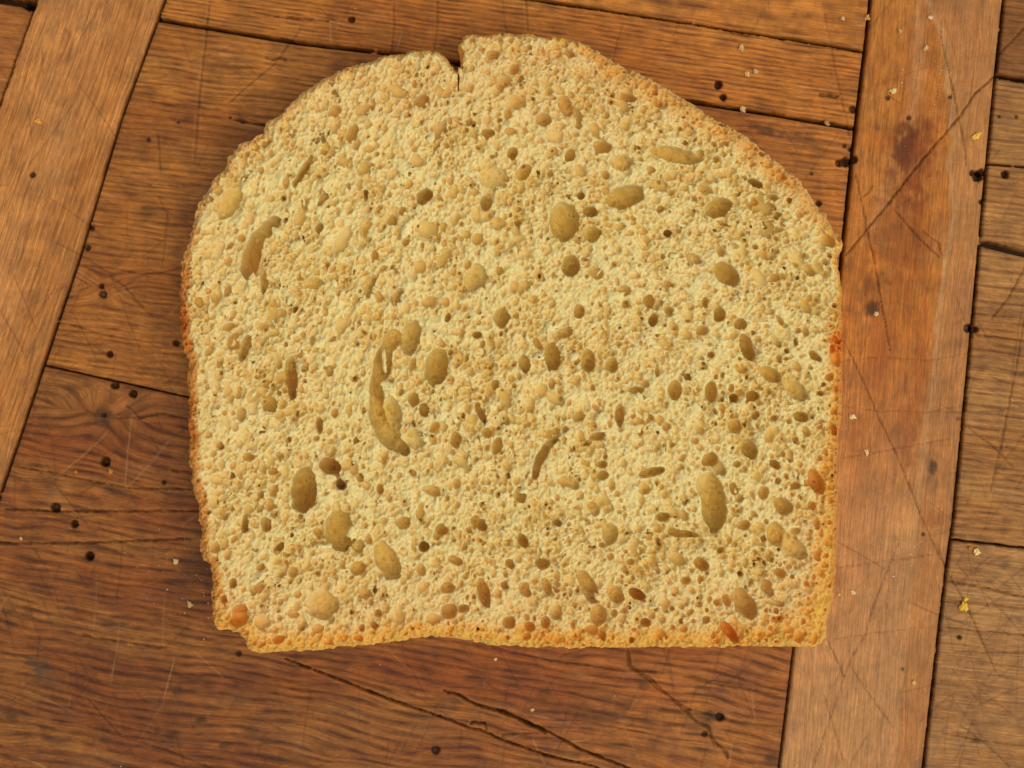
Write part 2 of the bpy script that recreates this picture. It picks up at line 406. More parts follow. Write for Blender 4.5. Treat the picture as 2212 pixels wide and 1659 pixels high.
def wood_fields(U, V, spec):
    """height (m) and colour of the wood at plan positions, before the plank edges are cut"""
    seed = spec['seed']; kind = spec['kind']
    ang = math.radians(spec['ang'])
    ca, sa = math.cos(ang), math.sin(ang)
    s = U * ca + V * sa; t = -U * sa + V * ca
    wav = spec.get('wave', 6)
    t2 = t + wav * fbm(s / 420, t / 190, 3, seed + 1) * 3 + 3.0 * fbm(s / 110, t / 60, 2, seed + 5)
    for (ku, kv, kr) in spec.get('knots', []):
        d = np.hypot(U - ku, (V - kv) * 1.5)
        t2 = t2 + np.sign(t - (-ku * sa + kv * ca)) * kr * np.exp(-(d / (kr * 1.8)) ** 2)
    period = spec.get('period', 15.0)
    per = t2 / period + 1.3 * fbm(t2 / 90, s / 2600, 2, seed + 9)
    ring = 0.5 + 0.5 * np.sin(per * 2 * np.pi)
    ring = ring ** 1.6
    fib = fbm(s / 95, t2 / 3.4, 3, seed + 12)
    fib2 = fbm(s / 30, t2 / 1.9, 2, seed + 17)
    brk = sstep(-.25, .35, fbm(s / 70, t2 / 16, 3, seed + 21))
    strong = spec.get('ring', 1.0)
    ringm = np.clip(ring * (0.35 + 0.65 * brk), 0, 1) * strong
    h = -0.00010 * ringm * spec.get('relief', 1.0) + 0.00005 * fib * spec.get('relief', 1.0) + 0.0002 * fbm(U / 260, V / 260, 3, seed + 30)
    c0 = np.array(lin(spec['c0'])); c1 = np.array(lin(spec['c1'])); c2 = np.array(lin(spec['c2']))
    big = sstep(-.45, .45, fbm(s / 420, t / 120, 4, seed + 40))[..., None]
    C = c0 * (1 - big) + c1 * big
    m = np.clip(ringm * .85, 0, 1)[..., None]
    C = C * (1 - m) + c2 * m
    C = C * (1 + .42 * fib + .25 * fib2)[..., None]
    grime = sstep(.12, .62, fbm(U / 90, V / 70, 5, seed + 50))[..., None] * spec.get('grime', .35)
    C = C * (1 - grime) + np.array(lin((74, 46, 26))) * grime
    rub = sstep(.15, .6, fbm(s / 150, t / 60, 4, seed + 60))[..., None] * spec.get('rub', .25)
    C = C * (1 - rub) + np.array(lin(spec.get('crub', (178, 138, 98)))) * rub
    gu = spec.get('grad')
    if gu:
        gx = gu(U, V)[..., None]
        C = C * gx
    if kind == 'B':
        jag = 9 * fbm(V / 40, U / 200, 3, 71)
        pe = PALE_EDGE(V) + jag
        w = sstep(-5, 5, U - pe)[..., None]
        C = C * (1 - w * .62) + np.array(lin((188, 140, 100))) * (.95 + .15 * fib[..., None]) * w * .62
        line = np.exp(-((U - pe - 5) / 5.5) ** 2)[..., None] * .35
        C = C * (1 - line) + np.array(lin((196, 168, 138))) * line
        low_sheen = sstep(650, 1250, V)[..., None] * (1 - w) * .85  # soft pale sheen on the strip's lower half, painted into its colour
        C = C * (1 - low_sheen) + np.array(lin((192, 148, 110))) * (1 + .2 * fib[..., None]) * low_sheen
        l2 = np.exp(-((U - (1985 - 38 * sstep(120, 420, V) - 110 * sstep(250, 700, V)) - jag) / 17) ** 2) * sstep(-60, 40, V) * (1 - sstep(420, 560, V))
        l2 = l2[..., None] * .5
        C = C * (1 - l2) + np.array(lin((206, 158, 116))) * l2
    # stained and dark patches
    nz = fbm(U / 26, V / 26, 4, 77); nz2 = fbm(s / 26, t / 5, 3, 78)
    for (su, sv, a, b_, an, st, rgb) in PATCHES:
        m0 = (np.abs(U - su) < 2.2 * max(a, b_)) & (np.abs(V - sv) < 2.2 * max(a, b_))
        if not m0.any(): continue
        r = math.radians(an)
        du = U[m0] - su; dv = V[m0] - sv
        e = np.hypot((du * math.cos(r) + dv * math.sin(r)) / a, (-du * math.sin(r) + dv * math.cos(r)) / b_)
        w = (st * sstep(1.35, .35, e + .9 * nz[m0] + .35 * nz2[m0]))[..., None]
        C[m0] = C[m0] * (1 - w) + np.array(rgb) * w
    # scratches
    for (p, w_, st, pale) in scr:
        pu = [q[0] for q in p]; pv = [q[1] for q in p]
        m0 = (U > min(pu) - 5) & (U < max(pu) + 5) & (V > min(pv) - 5) & (V < max(pv) + 5)
        if not m0.any(): continue
        d, par = seg_dist(U[m0] + 1.2 * nz[m0], V[m0] + 1.2 * nz2[m0], p)
        ww = st * sstep(w_ + 1.6, w_ * .3, d) * sstep(0, .12, par) * sstep(1, .8, par)
        h[m0] -= 0.00006 * ww / .4
        rgb = np.array(PALE) if pale else np.array(lin((66, 36, 18)))
        C[m0] = C[m0] * (1 - ww[..., None]) + rgb * ww[..., None]
    dirt = np.array(lin((44, 32, 24)))
    for (p, w_, dep, dk) in CRACKS:
        pu = [q[0] for q in p]; pv = [q[1] for q in p]
        m0 = (U > min(pu) - 16) & (U < max(pu) + 16) & (V > min(pv) - 16) & (V < max(pv) + 16)
        if not m0.any(): continue
        Um, Vm = U[m0], V[m0]
        ju = 2.4 * fbm(Um / 13, Vm / 13, 3, 83); jv = 2.4 * fbm(Um / 13, Vm / 13, 3, 84)
        d, par = seg_dist(Um + ju, Vm + jv, p)
        wd = w_ * .72 * (.55 + .9 * sstep(-.4, .5, fbm(Um / 30, Vm / 30, 2, 85))) * (sstep(0, .06, par) * sstep(1, .94, par) * .7 + .3)
        prof = sstep(wd + .9, wd * .25, d)
        h[m0] -= dep * .001 * prof
        f = sstep(wd + 1.5, wd * .1, d)[..., None] * dk * (.55 + .6 * sstep(-.3, .4, fbm(Um / 18, Vm / 18, 2, 86)))[..., None]
        f = np.clip(f, 0, 1)
        C[m0] = C[m0] * (1 - f) + dirt * f
        # a slightly worn, paler lip beside wide splits
        lip = (np.exp(-((d - wd - 4.0) / 2.2) ** 2) * .22 * dk)[..., None]
        C[m0] = C[m0] * (1 - lip) + np.array(lin((190, 140, 92))) * lip
    for (hu, hv, hr, hd) in HOLES:
        m0 = (np.abs(U - hu) < hr * 2.4) & (np.abs(V - hv) < hr * 2.4)
        if not m0.any(): continue
        Um, Vm = U[m0], V[m0]
        d = np.hypot(Um - hu, Vm - hv) + (1.0 + hr * .12) * fbm(Um / 7, Vm / 7, 2, 90)
        h[m0] -= hd * hr * S0 * 2.0 * sstep(hr + 1.0, hr - 2.4, d)
        f = (sstep(hr + 2.6, hr - .8, d) * .8)[..., None]
        C[m0] = C[m0] * (1 - f) + dirt * f
    C = C * np.array([1.20, 1.0, .56]) * spec.get('dim', 1.0)
    return h, np.clip(C, .004, .9), s, t2


# bread outline (clockwise from the tear)
OUT = [(992, 140), (994, 112), (988, 100), (995, 86), (1010, 69), (1030, 74), (1060, 73), (1080, 69), (1110, 71), (1140, 72), (1170, 78), (1204, 79),
       (1232, 84), (1262, 92), (1290, 108), (1320, 129), (1365, 151), (1405, 170), (1440, 190), (1476, 212), (1505, 228), (1532, 248), (1569, 264),
       (1589, 281), (1623, 301), (1659, 331), (1699, 365), (1730, 391), (1750, 418), (1770, 452), (1779, 459), (1784, 455), (1790, 475), (1807, 502), (1824, 520),
       (1822, 540), (1810, 554), (1813, 579), (1818, 602), (1821, 632), (1821, 719), (1823, 753), (1821, 820), (1821, 886), (1816, 937), (1811, 987),
       (1810, 1037), (1813, 1060), (1810, 1104), (1811, 1154), (1809, 1204), (1808, 1238), (1803, 1291), (1796, 1325), (1789, 1338), (1786, 1378),
       (1776, 1392), (1760, 1399), (1706, 1398), (1606, 1399), (1505, 1397), (1405, 1400), (1271, 1400), (1171, 1400), (1070, 1395), (1020, 1387),
       (970, 1378), (923, 1377), (876, 1381), (860, 1387), (803, 1393), (736, 1399), (686, 1407), (619, 1409), (569, 1412), (542, 1409), (534, 1398),
       (528, 1385), (515, 1370), (498, 1362), (468, 1362), (463, 1352), (458, 1331), (455, 1291), (458, 1255), (452, 1221), (438, 1213), (430, 1188),
       (431, 1168), (435, 1147), (426, 1124), (428, 1104), (426, 1087), (418, 1064), (411, 1037), (413, 1014), (405, 994), (410, 953), (405, 913),
       (406, 870), (403, 820), (406, 793), (398, 759), (390, 726), (388, 686), (386, 629), (391, 602), (390, 565), (398, 545), (408, 515), (415, 485),
       (428, 438), (458, 395), (460, 381), (485, 365), (492, 335), (518, 311), (562, 288), (575, 264), (602, 248), (626, 224), (659, 194), (696, 171),
       (736, 149), (769, 137), (806, 129), (830, 117), (850, 115), (870, 113), (897, 106), (923, 106), (950, 111), (964, 124), (974, 138), (984, 150)]


def poly_sdf(U, V, pts):
    """signed distance, positive inside"""
    P = np.array(pts, float); Q = np.roll(P, -1, axis=0)
    best = np.full(U.shape, 1e18); inside = np.zeros(U.shape, bool)
    for (ax, ay), (bx, by) in zip(P, Q):
        dx, dy = bx - ax, by - ay
        t = np.clip(((U - ax) * dx + (V - ay) * dy) / (dx * dx + dy * dy + 1e-12), 0, 1)
        best = np.minimum(best, (U - ax - t * dx) ** 2 + (V - ay - t * dy) ** 2)
        if ay != by:
            c = ((ay > V) != (by > V)) & (U < (bx - ax) * (V - ay) / (by - ay) + ax)
            inside ^= c
    return np.where(inside, 1, -1) * np.sqrt(best)


def under_bread(U, V):
    # table positions hidden beneath the slice (the slice's footprint, drawn in by a margin)
    k = S0 / ST * 0 + 1.0
    ub = 1106 + (U - 1106) * S0 / ST; vb = 829.5 + (V - 829.5) * S0 / ST
    return poly_sdf(ub, vb, OUT) > 75


tabletop = empty('wooden_tabletop', (0, 0, 0))
tag(tabletop, 'old scarred wooden tabletop of jointed brown planks under the bread slice', 'table')
STEP = 2.75


def axis_samples(lo, hi, flo, fhi, step=STEP):
    """fine inside the picture, coarser outside it"""
    out = [lo]
    x = lo
    while x < hi:
        inside = (flo - 14 < x < fhi + 14)
        x += step if inside else step * 4
        out.append(min(x, hi))
    return np.array(out)


def plank(spec):
    top, bot = spec['v0'], spec['v1']; Lf, Rf = spec['u0'], spec['u1']
    if spec['horizontal']:
        umin = spec['bb'][0]; umax = spec['bb'][2]
        a_px = axis_samples(umin, umax, 0, 2212)
        b_px = axis_samples(spec['bb'][1], spec['bb'][3], 0, 1659)
    else:
        a_px = axis_samples(spec['bb'][0], spec['bb'][2], 0, 2212)
        b_px = axis_samples(spec['bb'][1], spec['bb'][3], 0, 1659)
    # normalised parameters
    A, B = np.meshgrid(a_px, b_px, indexing='ij')
    if spec['horizontal']:
        # columns keep u, rows follow the joints
        # map b linearly between joints, u clamped between ends
        Bn = (B - B.min()) / (B.max() - B.min())
        An = (A - A.min()) / (A.max() - A.min())
        V = top(A) * (1 - Bn) + bot(A) * Bn
        for _ in range(6):
            U = Lf(V) * (1 - An) + Rf(V) * An
            V = top(U) * (1 - Bn) + bot(U) * Bn
    else:
        V = B
        An = (A - A.min()) / (A.max() - A.min())
        U = Lf(V) * (1 - An) + Rf(V) * An
    h, C, s, t = wood_fields(U, V, spec)
    # worn, chipped plank edges falling into the joints
    g = spec['gap']                                # half joint widths: top, right, bottom, left
    ch = 2.6 * fbm(U / 22, V / 22, 4, spec['seed'] + 101) + 1.6 * fbm(U / 6, V / 6, 2, spec['seed'] + 103)
    chip = 15 * sstep(.38, .62, fbm(U / 34, V / 34, 3, 207))
    drop = np.zeros(U.shape); near = np.zeros(U.shape)
    dist = [(V - top(U)), (Rf(V) - U), (bot(U) - V), (U - Lf(V))]
    for k in range(4):
        cc = spec.get('chip', (1, 1, 1, 1))[k]
        e = dist[k] - g[k] + (ch * .5 + chip * .12 * g[k]) * cc
        drop = np.maximum(drop, sstep(1.2, -2.2, e))
        near = np.maximum(near, sstep(13, 0, e) * .5)
    h = h - 0.0032 * drop - 0.00022 * near ** 2
    f = (np.maximum(sstep(.02, .5, drop) * .88, 0.55 * near ** 1.5))[..., None]
    C = C * (1 - f) + np.array(lin((40, 27, 18))) * f
    na, nb = A.shape
    X = (U - 1106) * S0; Y = -(V - 829.5) * S0
    verts = np.stack([X, Y, h], -1).reshape(-1, 3)
    idx = np.arange(na * nb).reshape(na, nb)
    q = np.stack([idx[:-1, :-1], idx[:-1, 1:], idx[1:, 1:], idx[1:, :-1]], -1)
    # blocks fully beneath the slice are merged into single large faces
    K = 12
    nba, nbb = (na - 1) // K, (nb - 1) // K
    keep = np.ones((na - 1, nb - 1), bool)
    bigq = []
    if nba and nbb:
        ci = idx[:nba * K + 1:K, :nbb * K + 1:K]
        hid = under_bread(U.reshape(-1)[ci], V.reshape(-1)[ci])
        hb = hid[:-1, :-1] & hid[1:, :-1] & hid[:-1, 1:] & hid[1:, 1:]
        for i, j in zip(*np.nonzero(hb)):
            keep[i * K:(i + 1) * K, j * K:(j + 1) * K] = False
            bigq.append((ci[i, j], ci[i, j + 1], ci[i + 1, j + 1], ci[i + 1, j]))
    quads = q[keep].reshape(-1, 4)
    if bigq: quads = np.concatenate([quads, np.array(bigq)])
    # skirt down the four sides and an underside, so that the plank is a solid board
    ring = np.concatenate([idx[:, 0], idx[-1, 1:], idx[-2::-1, -1], idx[0, -2:0:-1]])
    rv = verts[ring].copy(); rv[:, 2] = -0.018
    n0 = len(verts); n = len(ring); lo = n0 + np.arange(n)
    sk = np.stack([ring, np.roll(ring, -1), np.roll(lo, -1), lo], -1)
    grain = np.stack([s, t, np.full(s.shape, spec['seed'] * 13.0)], -1).reshape(-1, 3)
    cols = C.reshape(-1, 3)
    verts = np.concatenate([verts, rv]); cols = np.concatenate([cols, np.tile(np.array(lin((70, 44, 24))), (n, 1))])
    grain = np.concatenate([grain, grain[ring] + np.array([0, 40, 9.])])
    cn = [lo[0], lo[na - 1], lo[na - 1 + nb - 1], lo[2 * (na - 1) + nb - 1]]
    quads = np.concatenate([quads, sk, np.array([cn])])
    used = np.unique(quads); rm = np.full(len(verts), -1, np.int64); rm[used] = np.arange(len(used))
    o = mesh_from('plank', verts[used], rm[quads], WOOD, tabletop, cols=cols[used], extra={'grain': grain[used]})
    if spec.get('label'): o['label'] = spec['label']
    print('plank', len(quads))
    return o


fA_R, fA_L, fB_L, fB_R = fv(A_RIGHT), fv(A_LEFT), fv(B_LEFT), fv(B_RIGHT)
FL, FR = fv(FAR_L), fv(FAR_R)
gl = dict(top=fu(H_TOP), bot=fu(H_BOT), G1=fu(G1), G2=fu(G2), G3=fu(G3), E1=fu(E1), D1=fu(D1), D2=fu(D2), D3=fu(D3), D4=fu(D4))

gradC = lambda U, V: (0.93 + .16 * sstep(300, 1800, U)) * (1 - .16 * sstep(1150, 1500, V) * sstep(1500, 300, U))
plank(dict(horizontal=False, dim=.92, seed=1, kind='A', ang=108.5, wave=3, period=13, ring=.62, relief=.8, c0=(184, 128, 72), c1=(196, 142, 92), c2=(142, 84, 36), grime=.18, rub=.35,
           u0=fA_L, u1=fA_R, v0=gl['top'], v1=gl['bot'], bb=(0, -320, 268, 1950), gap=(0, 2.5, 0, 2.0), chip=(0, .5, 0, .8), label='tan straight-grained strip crossing the left corner'))
plank(dict(horizontal=False, dim=.86, seed=2, kind='B', ang=95, wave=4, period=52, ring=.16, relief=.22, c0=(178, 110, 42), c1=(194, 132, 64), c2=(150, 86, 38), grime=.16, rub=.42, crub=(198, 148, 98),
           u0=fB_L, u1=fB_R, v0=gl['top'], v1=gl['bot'], bb=(1650, -320, 1960, 1950), gap=(0, 2.0, 0, 2.0), chip=(0, .8, 0, .4), label='smooth orange strip with a dark stain and knife cuts'))
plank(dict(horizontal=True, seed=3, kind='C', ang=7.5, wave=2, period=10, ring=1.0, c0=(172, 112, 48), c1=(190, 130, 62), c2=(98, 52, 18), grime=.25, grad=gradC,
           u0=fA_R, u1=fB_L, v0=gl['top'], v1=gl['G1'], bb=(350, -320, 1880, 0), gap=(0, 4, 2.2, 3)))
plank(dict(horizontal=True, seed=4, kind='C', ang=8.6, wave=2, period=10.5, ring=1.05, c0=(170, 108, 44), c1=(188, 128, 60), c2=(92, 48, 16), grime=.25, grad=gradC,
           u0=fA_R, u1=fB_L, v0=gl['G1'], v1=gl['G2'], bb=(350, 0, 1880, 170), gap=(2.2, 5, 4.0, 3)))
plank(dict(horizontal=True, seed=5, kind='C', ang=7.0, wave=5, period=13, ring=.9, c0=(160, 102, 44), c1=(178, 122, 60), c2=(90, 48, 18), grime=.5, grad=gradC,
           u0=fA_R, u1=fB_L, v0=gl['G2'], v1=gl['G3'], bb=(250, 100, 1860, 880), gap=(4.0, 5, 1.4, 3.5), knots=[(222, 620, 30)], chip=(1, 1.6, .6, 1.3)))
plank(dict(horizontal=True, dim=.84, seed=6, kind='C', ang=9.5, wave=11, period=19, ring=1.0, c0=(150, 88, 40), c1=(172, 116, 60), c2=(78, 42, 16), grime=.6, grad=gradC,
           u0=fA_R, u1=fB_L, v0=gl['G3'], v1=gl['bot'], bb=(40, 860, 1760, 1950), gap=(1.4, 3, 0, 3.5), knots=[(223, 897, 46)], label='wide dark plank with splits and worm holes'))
gradD = lambda U, V: 1.0 - .12 * sstep(500, 0, V)
cd = dict(horizontal=True, dim=.76, kind='D', ang=6.5, wave=3, period=13, ring=.95, c1=(198, 150, 96), c0=(180, 128, 72), c2=(118, 72, 34), grime=.28, u0=fB_R, u1=FR, grad=gradD)
plank(dict(cd, seed=7, v0=gl['top'], v1=gl['D1'], bb=(2150, -320, 2560, 165), gap=(0, 0, 5, 2.5), c0=(160, 106, 52), c1=(176, 122, 66)))
plank(dict(cd, seed=8, v0=gl['D1'], v1=gl['D2'], bb=(2140, 165, 2560, 358), gap=(5, 0, 1.6, 2.5)))
plank(dict(cd, seed=9, v0=gl['D2'], v1=gl['D3'], bb=(2120, 358, 2560, 530), gap=(1.6, 0, 7, 2.5)))
plank(dict(cd, seed=10, v0=gl['D3'], v1=gl['D4'], bb=(2070, 530, 2560, 1170), gap=(7, 0, 2, 2.5), period=16, grime=.4))
plank(dict(cd, seed=11, v0=gl['D4'], v1=gl['bot'], bb=(2000, 1170, 2560, 1950), gap=(2, 0, 0, 2.5), period=26, ring=.45, c0=(176, 128, 80), c1=(194, 150, 104), rub=.5))
ce = dict(horizontal=True, kind='E', ang=5, wave=3, period=16, ring=.6, c0=(150, 96, 44), c1=(168, 112, 60), c2=(104, 60, 26), grime=.4, u0=FL, u1=fA_L)
plank(dict(ce, seed=12, v0=gl['top'], v1=gl['E1'], bb=(-330, -320, 80, 0), gap=(0, 2, 7, 0)))
plank(dict(ce, seed=13, v0=gl['E1'], v1=gl['bot'], bb=(-330, 0, 0, 1950), gap=(7, 2, 0, 0)))

# ================================================================== THE BREAD SLICE
VOX = 0.000218
U_MIN, U_MAX, V_MIN, V_MAX = 372, 1838, 54, 1426
x0, x1 = (U_MIN - 1106) * ST, (U_MAX - 1106) * ST
y0, y1 = -(V_MAX - 829.5) * ST, -(V_MIN - 829.5) * ST
Z_LO, Z_HI = 0.0046, TOP + 0.0016
nx = int((x1 - x0) / VOX); ny = int((y1 - y0) / VOX); nz = int((Z_HI - Z_LO) / VOX)
gx = x0 + np.arange(nx) * VOX; gy = y0 + np.arange(ny) * VOX; gz = Z_LO + np.arange(nz) * VOX
GX, GY = np.meshgrid(gx, gy, indexing='ij')
GU = GX / ST + 1106; GV = -GY / ST + 829.5
sd2 = poly_sdf(GU, GV, OUT)                                             # raster units, + inside
rag = 4.0 * fbm(GU / 17, GV / 17, 3, 301) + 8.0 * fbm(GU / 8, GV / 8, 3, 303) + 1.5
rough_side = 1.0 - .55 * sstep(1500, 1800, GU) * sstep(300, 700, GV)
sdr = sd2 + rag * rough_side
# how torn the cut face is: rough on the upper left and middle, cleaner towards the lower right
torn = np.clip(.45 + .75 * np.exp(-(((GU - 760) / 380) ** 2 + ((GV - 480) / 420) ** 2)) + .25 * np.exp(-(((GU - 1300) / 420) ** 2 + ((GV - 700) / 380) ** 2))
               - .35 * sstep(1000, 1300, GV), .16, 1.25)


def flow_noise(px, py, lx, lt, seed, octv=3):
    """noise stretched along the crumb's direction, which fans out from left to right"""
    tot = 0; wsum = 0
    for k, deg in enumerate((-66, -92, 62, 30)):
        a = math.radians(deg); s_ = px * math.cos(a) + py * math.sin(a); t_ = -px * math.sin(a) + py * math.cos(a)
        n = fbm(s_ / lx, t_ / lt, octv, seed + k * 7)
        cxs = (620, 1050, 1400, 1500)[k]; cys = (560, 800, 1150, 420)[k]
        w = np.exp(-(((px - cxs) / 330) ** 2 + ((py - cys) / 430) ** 2)) + 1e-4
        tot = tot + n * w; wsum = wsum + w
    return tot / wsum


n_big = fbm(GU / 210, GV / 210, 3, 310)
n_mid = flow_noise(GU, GV, 62, 26, 320)
n_fin = flow_noise(GU, GV, 26, 11, 340, 3)
n_mic = fbm(GU / 6.0, GV / 6.0, 3, 360)
n_str = flow_noise(GU, GV, 46, 9, 350, 2)
strand = np.clip(1 - np.abs(n_str) * 3.2, 0, 1) ** 1.5
ridge = 1 - np.abs(n_mid) * 2.2


def cells(px, py, size, seed, stretch=1.0, deg=0.0):
    """0 in the middle of a cell, 1 on the walls between cells"""
    a = math.radians(deg)
    X = (px * math.cos(a) + py * math.sin(a)) / size / stretch; Y = (-px * math.sin(a) + py * math.cos(a)) / size
    xi = np.floor(X).astype(np.int64); yi = np.floor(Y).astype(np.int64)
    f1 = np.full(X.shape, 9.0); f2 = np.full(X.shape, 9.0)
    for ox in (-1, 0, 1):
        for oy in (-1, 0, 1):
            h = _perm[(_perm[(xi + ox + seed * 17) & 511] + yi + oy) & 511]; h2 = _perm[(h * 7 + 31) & 511]; h3 = _perm[(h * 3 + 77) & 511]
            d = np.hypot(X - xi - ox - h / 512.0, Y - yi - oy - h2 / 512.0) * (.75 + .5 * h3 / 512.0)
            m = d < f1
            f2 = np.where(m, f1, np.minimum(f2, d)); f1 = np.where(m, d, f1)
    return np.clip(1 - (f2 - f1) * 1.5, 0, 1), f1


wu = GU + 7 * fbm(GU / 30, GV / 30, 3, 601); wv = GV + 7 * fbm(GU / 30, GV / 30, 3, 602)
flowdeg = {0: -64, 1: -88, 2: 60, 3: 28}
wts = [np.exp(-(((GU - cxs) / 330) ** 2 + ((GV - cys) / 430) ** 2)) + 1e-4 + .25 * fbm(GU / 70, GV / 70, 2, 610 + q) for q, (cxs, cys) in enumerate(((620, 560), (1050, 800), (1400, 1150), (1500, 420)))]
pick = np.argmax(np.stack(wts), 0)


def cell_layer(size, seed, stretch):
    out = np.zeros(GU.shape)
    for q in range(4):
        w, f = cells(wu, wv, size, seed + q * 5, stretch, flowdeg[q])
        out = np.where(pick == q, w, out)
    return out


c_big = cell_layer(25, 3, 1.35); c_mid = cell_layer(14, 31, 1.3); c_sml = cell_layer(8.0, 61, 1.15)
sel = sstep(-.10, .35, fbm(GU / 55, GV / 55, 3, 620)); sel2 = sstep(-.35, .35, fbm(GU / 38, GV / 38, 3, 630))
foam = -(0.0012 * sel * (1 - c_big ** 1.3) + 0.0011 * sel2 * (1 - c_mid ** 1.3) + 0.00065 * (1 - c_sml ** 1.3)) * (.55 + .65 * sstep(-.4, .4, fbm(GU / 150, GV / 150, 3, 650)))
swr = np.hypot((GU - 935) * 1.05, GV - 830) + 26 * fbm(GU / 120, GV / 120, 3, 640)                # the baker's fold: faint broken arcs about the middle
swirl = 0.00055 * np.sin(swr / 7.6) * np.exp(-((swr - 125) / 85) ** 2) * sstep(-.35, .3, fbm(GU / 60, GV / 60, 2, 641))
macro = TOP - 0.0002 + 0.00045 * n_big + torn * 0.0011 * n_mid + swirl
ztop = macro + 0.0006 + foam + torn * (0.00040 * n_fin + 0.0002 * strand) + 0.00016 * n_mic
edge_round = sstep(16, 0, sdr)
ztop = ztop - 0.0011 * edge_round ** 2
ztop = np.minimum(ztop, Z_HI - 2 * VOX)
wnoise = fbm(GU / 15, GV / 15, 3, 380); wn2 = fbm(GU / 5, GV / 5, 2, 390)

side_bulge = 0.0012 * fbm(GU / 90, GV / 90, 2, 395)
F = np.empty((nx, ny, nz), np.float32)
sdm = (sdr * ST).astype(np.float32)
for k in range(nz):
    zz = gz[k]
    # the sides lean very slightly and bulge
    prof = -0.0006 * ((TOP - zz) / TOP) ** 2
    F[:, :, k] = np.minimum(sdm + prof, (np.minimum(macro + .0009 - .0011 * edge_round ** 2, Z_HI - 2 * VOX) - zz).astype(np.float32))


def to_idx(px, py):
    return (int(((px - 1106) * ST - x0) / VOX), int((-(py - 829.5) * ST - y0) / VOX))


def blob(px, py, cz, a, b, c, deg, add=False, jag=.12, shear=0.0):
    """carve (or add) an ellipsoid; a, b, c half axes in metres, deg = direction of a in the picture"""
    r = max(a, b) * 1.25 + VOX * 2 + shear * min(a, b)
    cx = (px - 1106) * ST; cy = -(py - 829.5) * ST
    i0 = max(0, int((cx - r - x0) / VOX)); i1 = min(nx, int((cx + r - x0) / VOX) + 2)
    j0 = max(0, int((cy - r - y0) / VOX)); j1 = min(ny, int((cy + r - y0) / VOX) + 2)
    rc = c * 1.25 + VOX * 2
    k0 = max(0, int((cz - rc - Z_LO) / VOX)); k1 = min(nz, int((cz + rc - Z_LO) / VOX) + 2)
    if i1 <= i0 or j1 <= j0 or k1 <= k0: return
    an = math.radians(-deg); ca, sa = math.cos(an), math.sin(an)
    dx = (gx[i0:i1] - cx)[:, None]; dy = (gy[j0:j1] - cy)[None, :]
    w = (gz[k0:k1] - cz) / c
    if shear:                                        # cells lean towards the lower right as they go down
        sh = -shear * w * min(a, b)
        X3 = dx[:, :, None] - (sh * .70)[None, None, :]; Y3 = dy[:, :, None] + (sh * .72)[None, None, :]
        p = (X3 * ca + Y3 * sa) / a; q = (-X3 * sa + Y3 * ca) / b
        e2 = p * p + q * q + (w * w)[None, None, :]
    else:
        p = (dx * ca + dy * sa) / a; q = (-dx * sa + dy * ca) / b
        e2 = (p * p + q * q)[:, :, None] + (w * w)[None, None, :]
    e = np.sqrt(e2)
    if jag:
        nf = .8 if max(a, b) < 8 * ST or add else .15
        e = e * (1 + jag * (wnoise[i0:i1, j0:j1] * 1.0 + wn2[i0:i1, j0:j1] * nf))[:, :, None]
    d = ((e - 1) * min(a, b, c)).astype(np.float32)
    if add: np.maximum(F[i0:i1, j0:j1, k0:k1], -d, out=F[i0:i1, j0:j1, k0:k1])
    else: np.minimum(F[i0:i1, j0:j1, k0:k1], d, out=F[i0:i1, j0:j1, k0:k1])


# torn flakes standing up from the cut face
def flow_angle(px, py):
    w = [(-66, 620, 560), (-92, 1050, 800), (62, 1400, 1150), (30, 1500, 420)]
    b = min(w, key=lambda q: ((px - q[1]) / 330) ** 2 + ((py - q[2]) / 430) ** 2 + random.uniform(0, .6))
    return b[0]


def zt_at(px, py):
    i, j = to_idx(px, py)
    if 0 <= i < nx and 0 <= j < ny: return float(ztop[i, j]), float(sdr[i, j])
    return TOP, -99


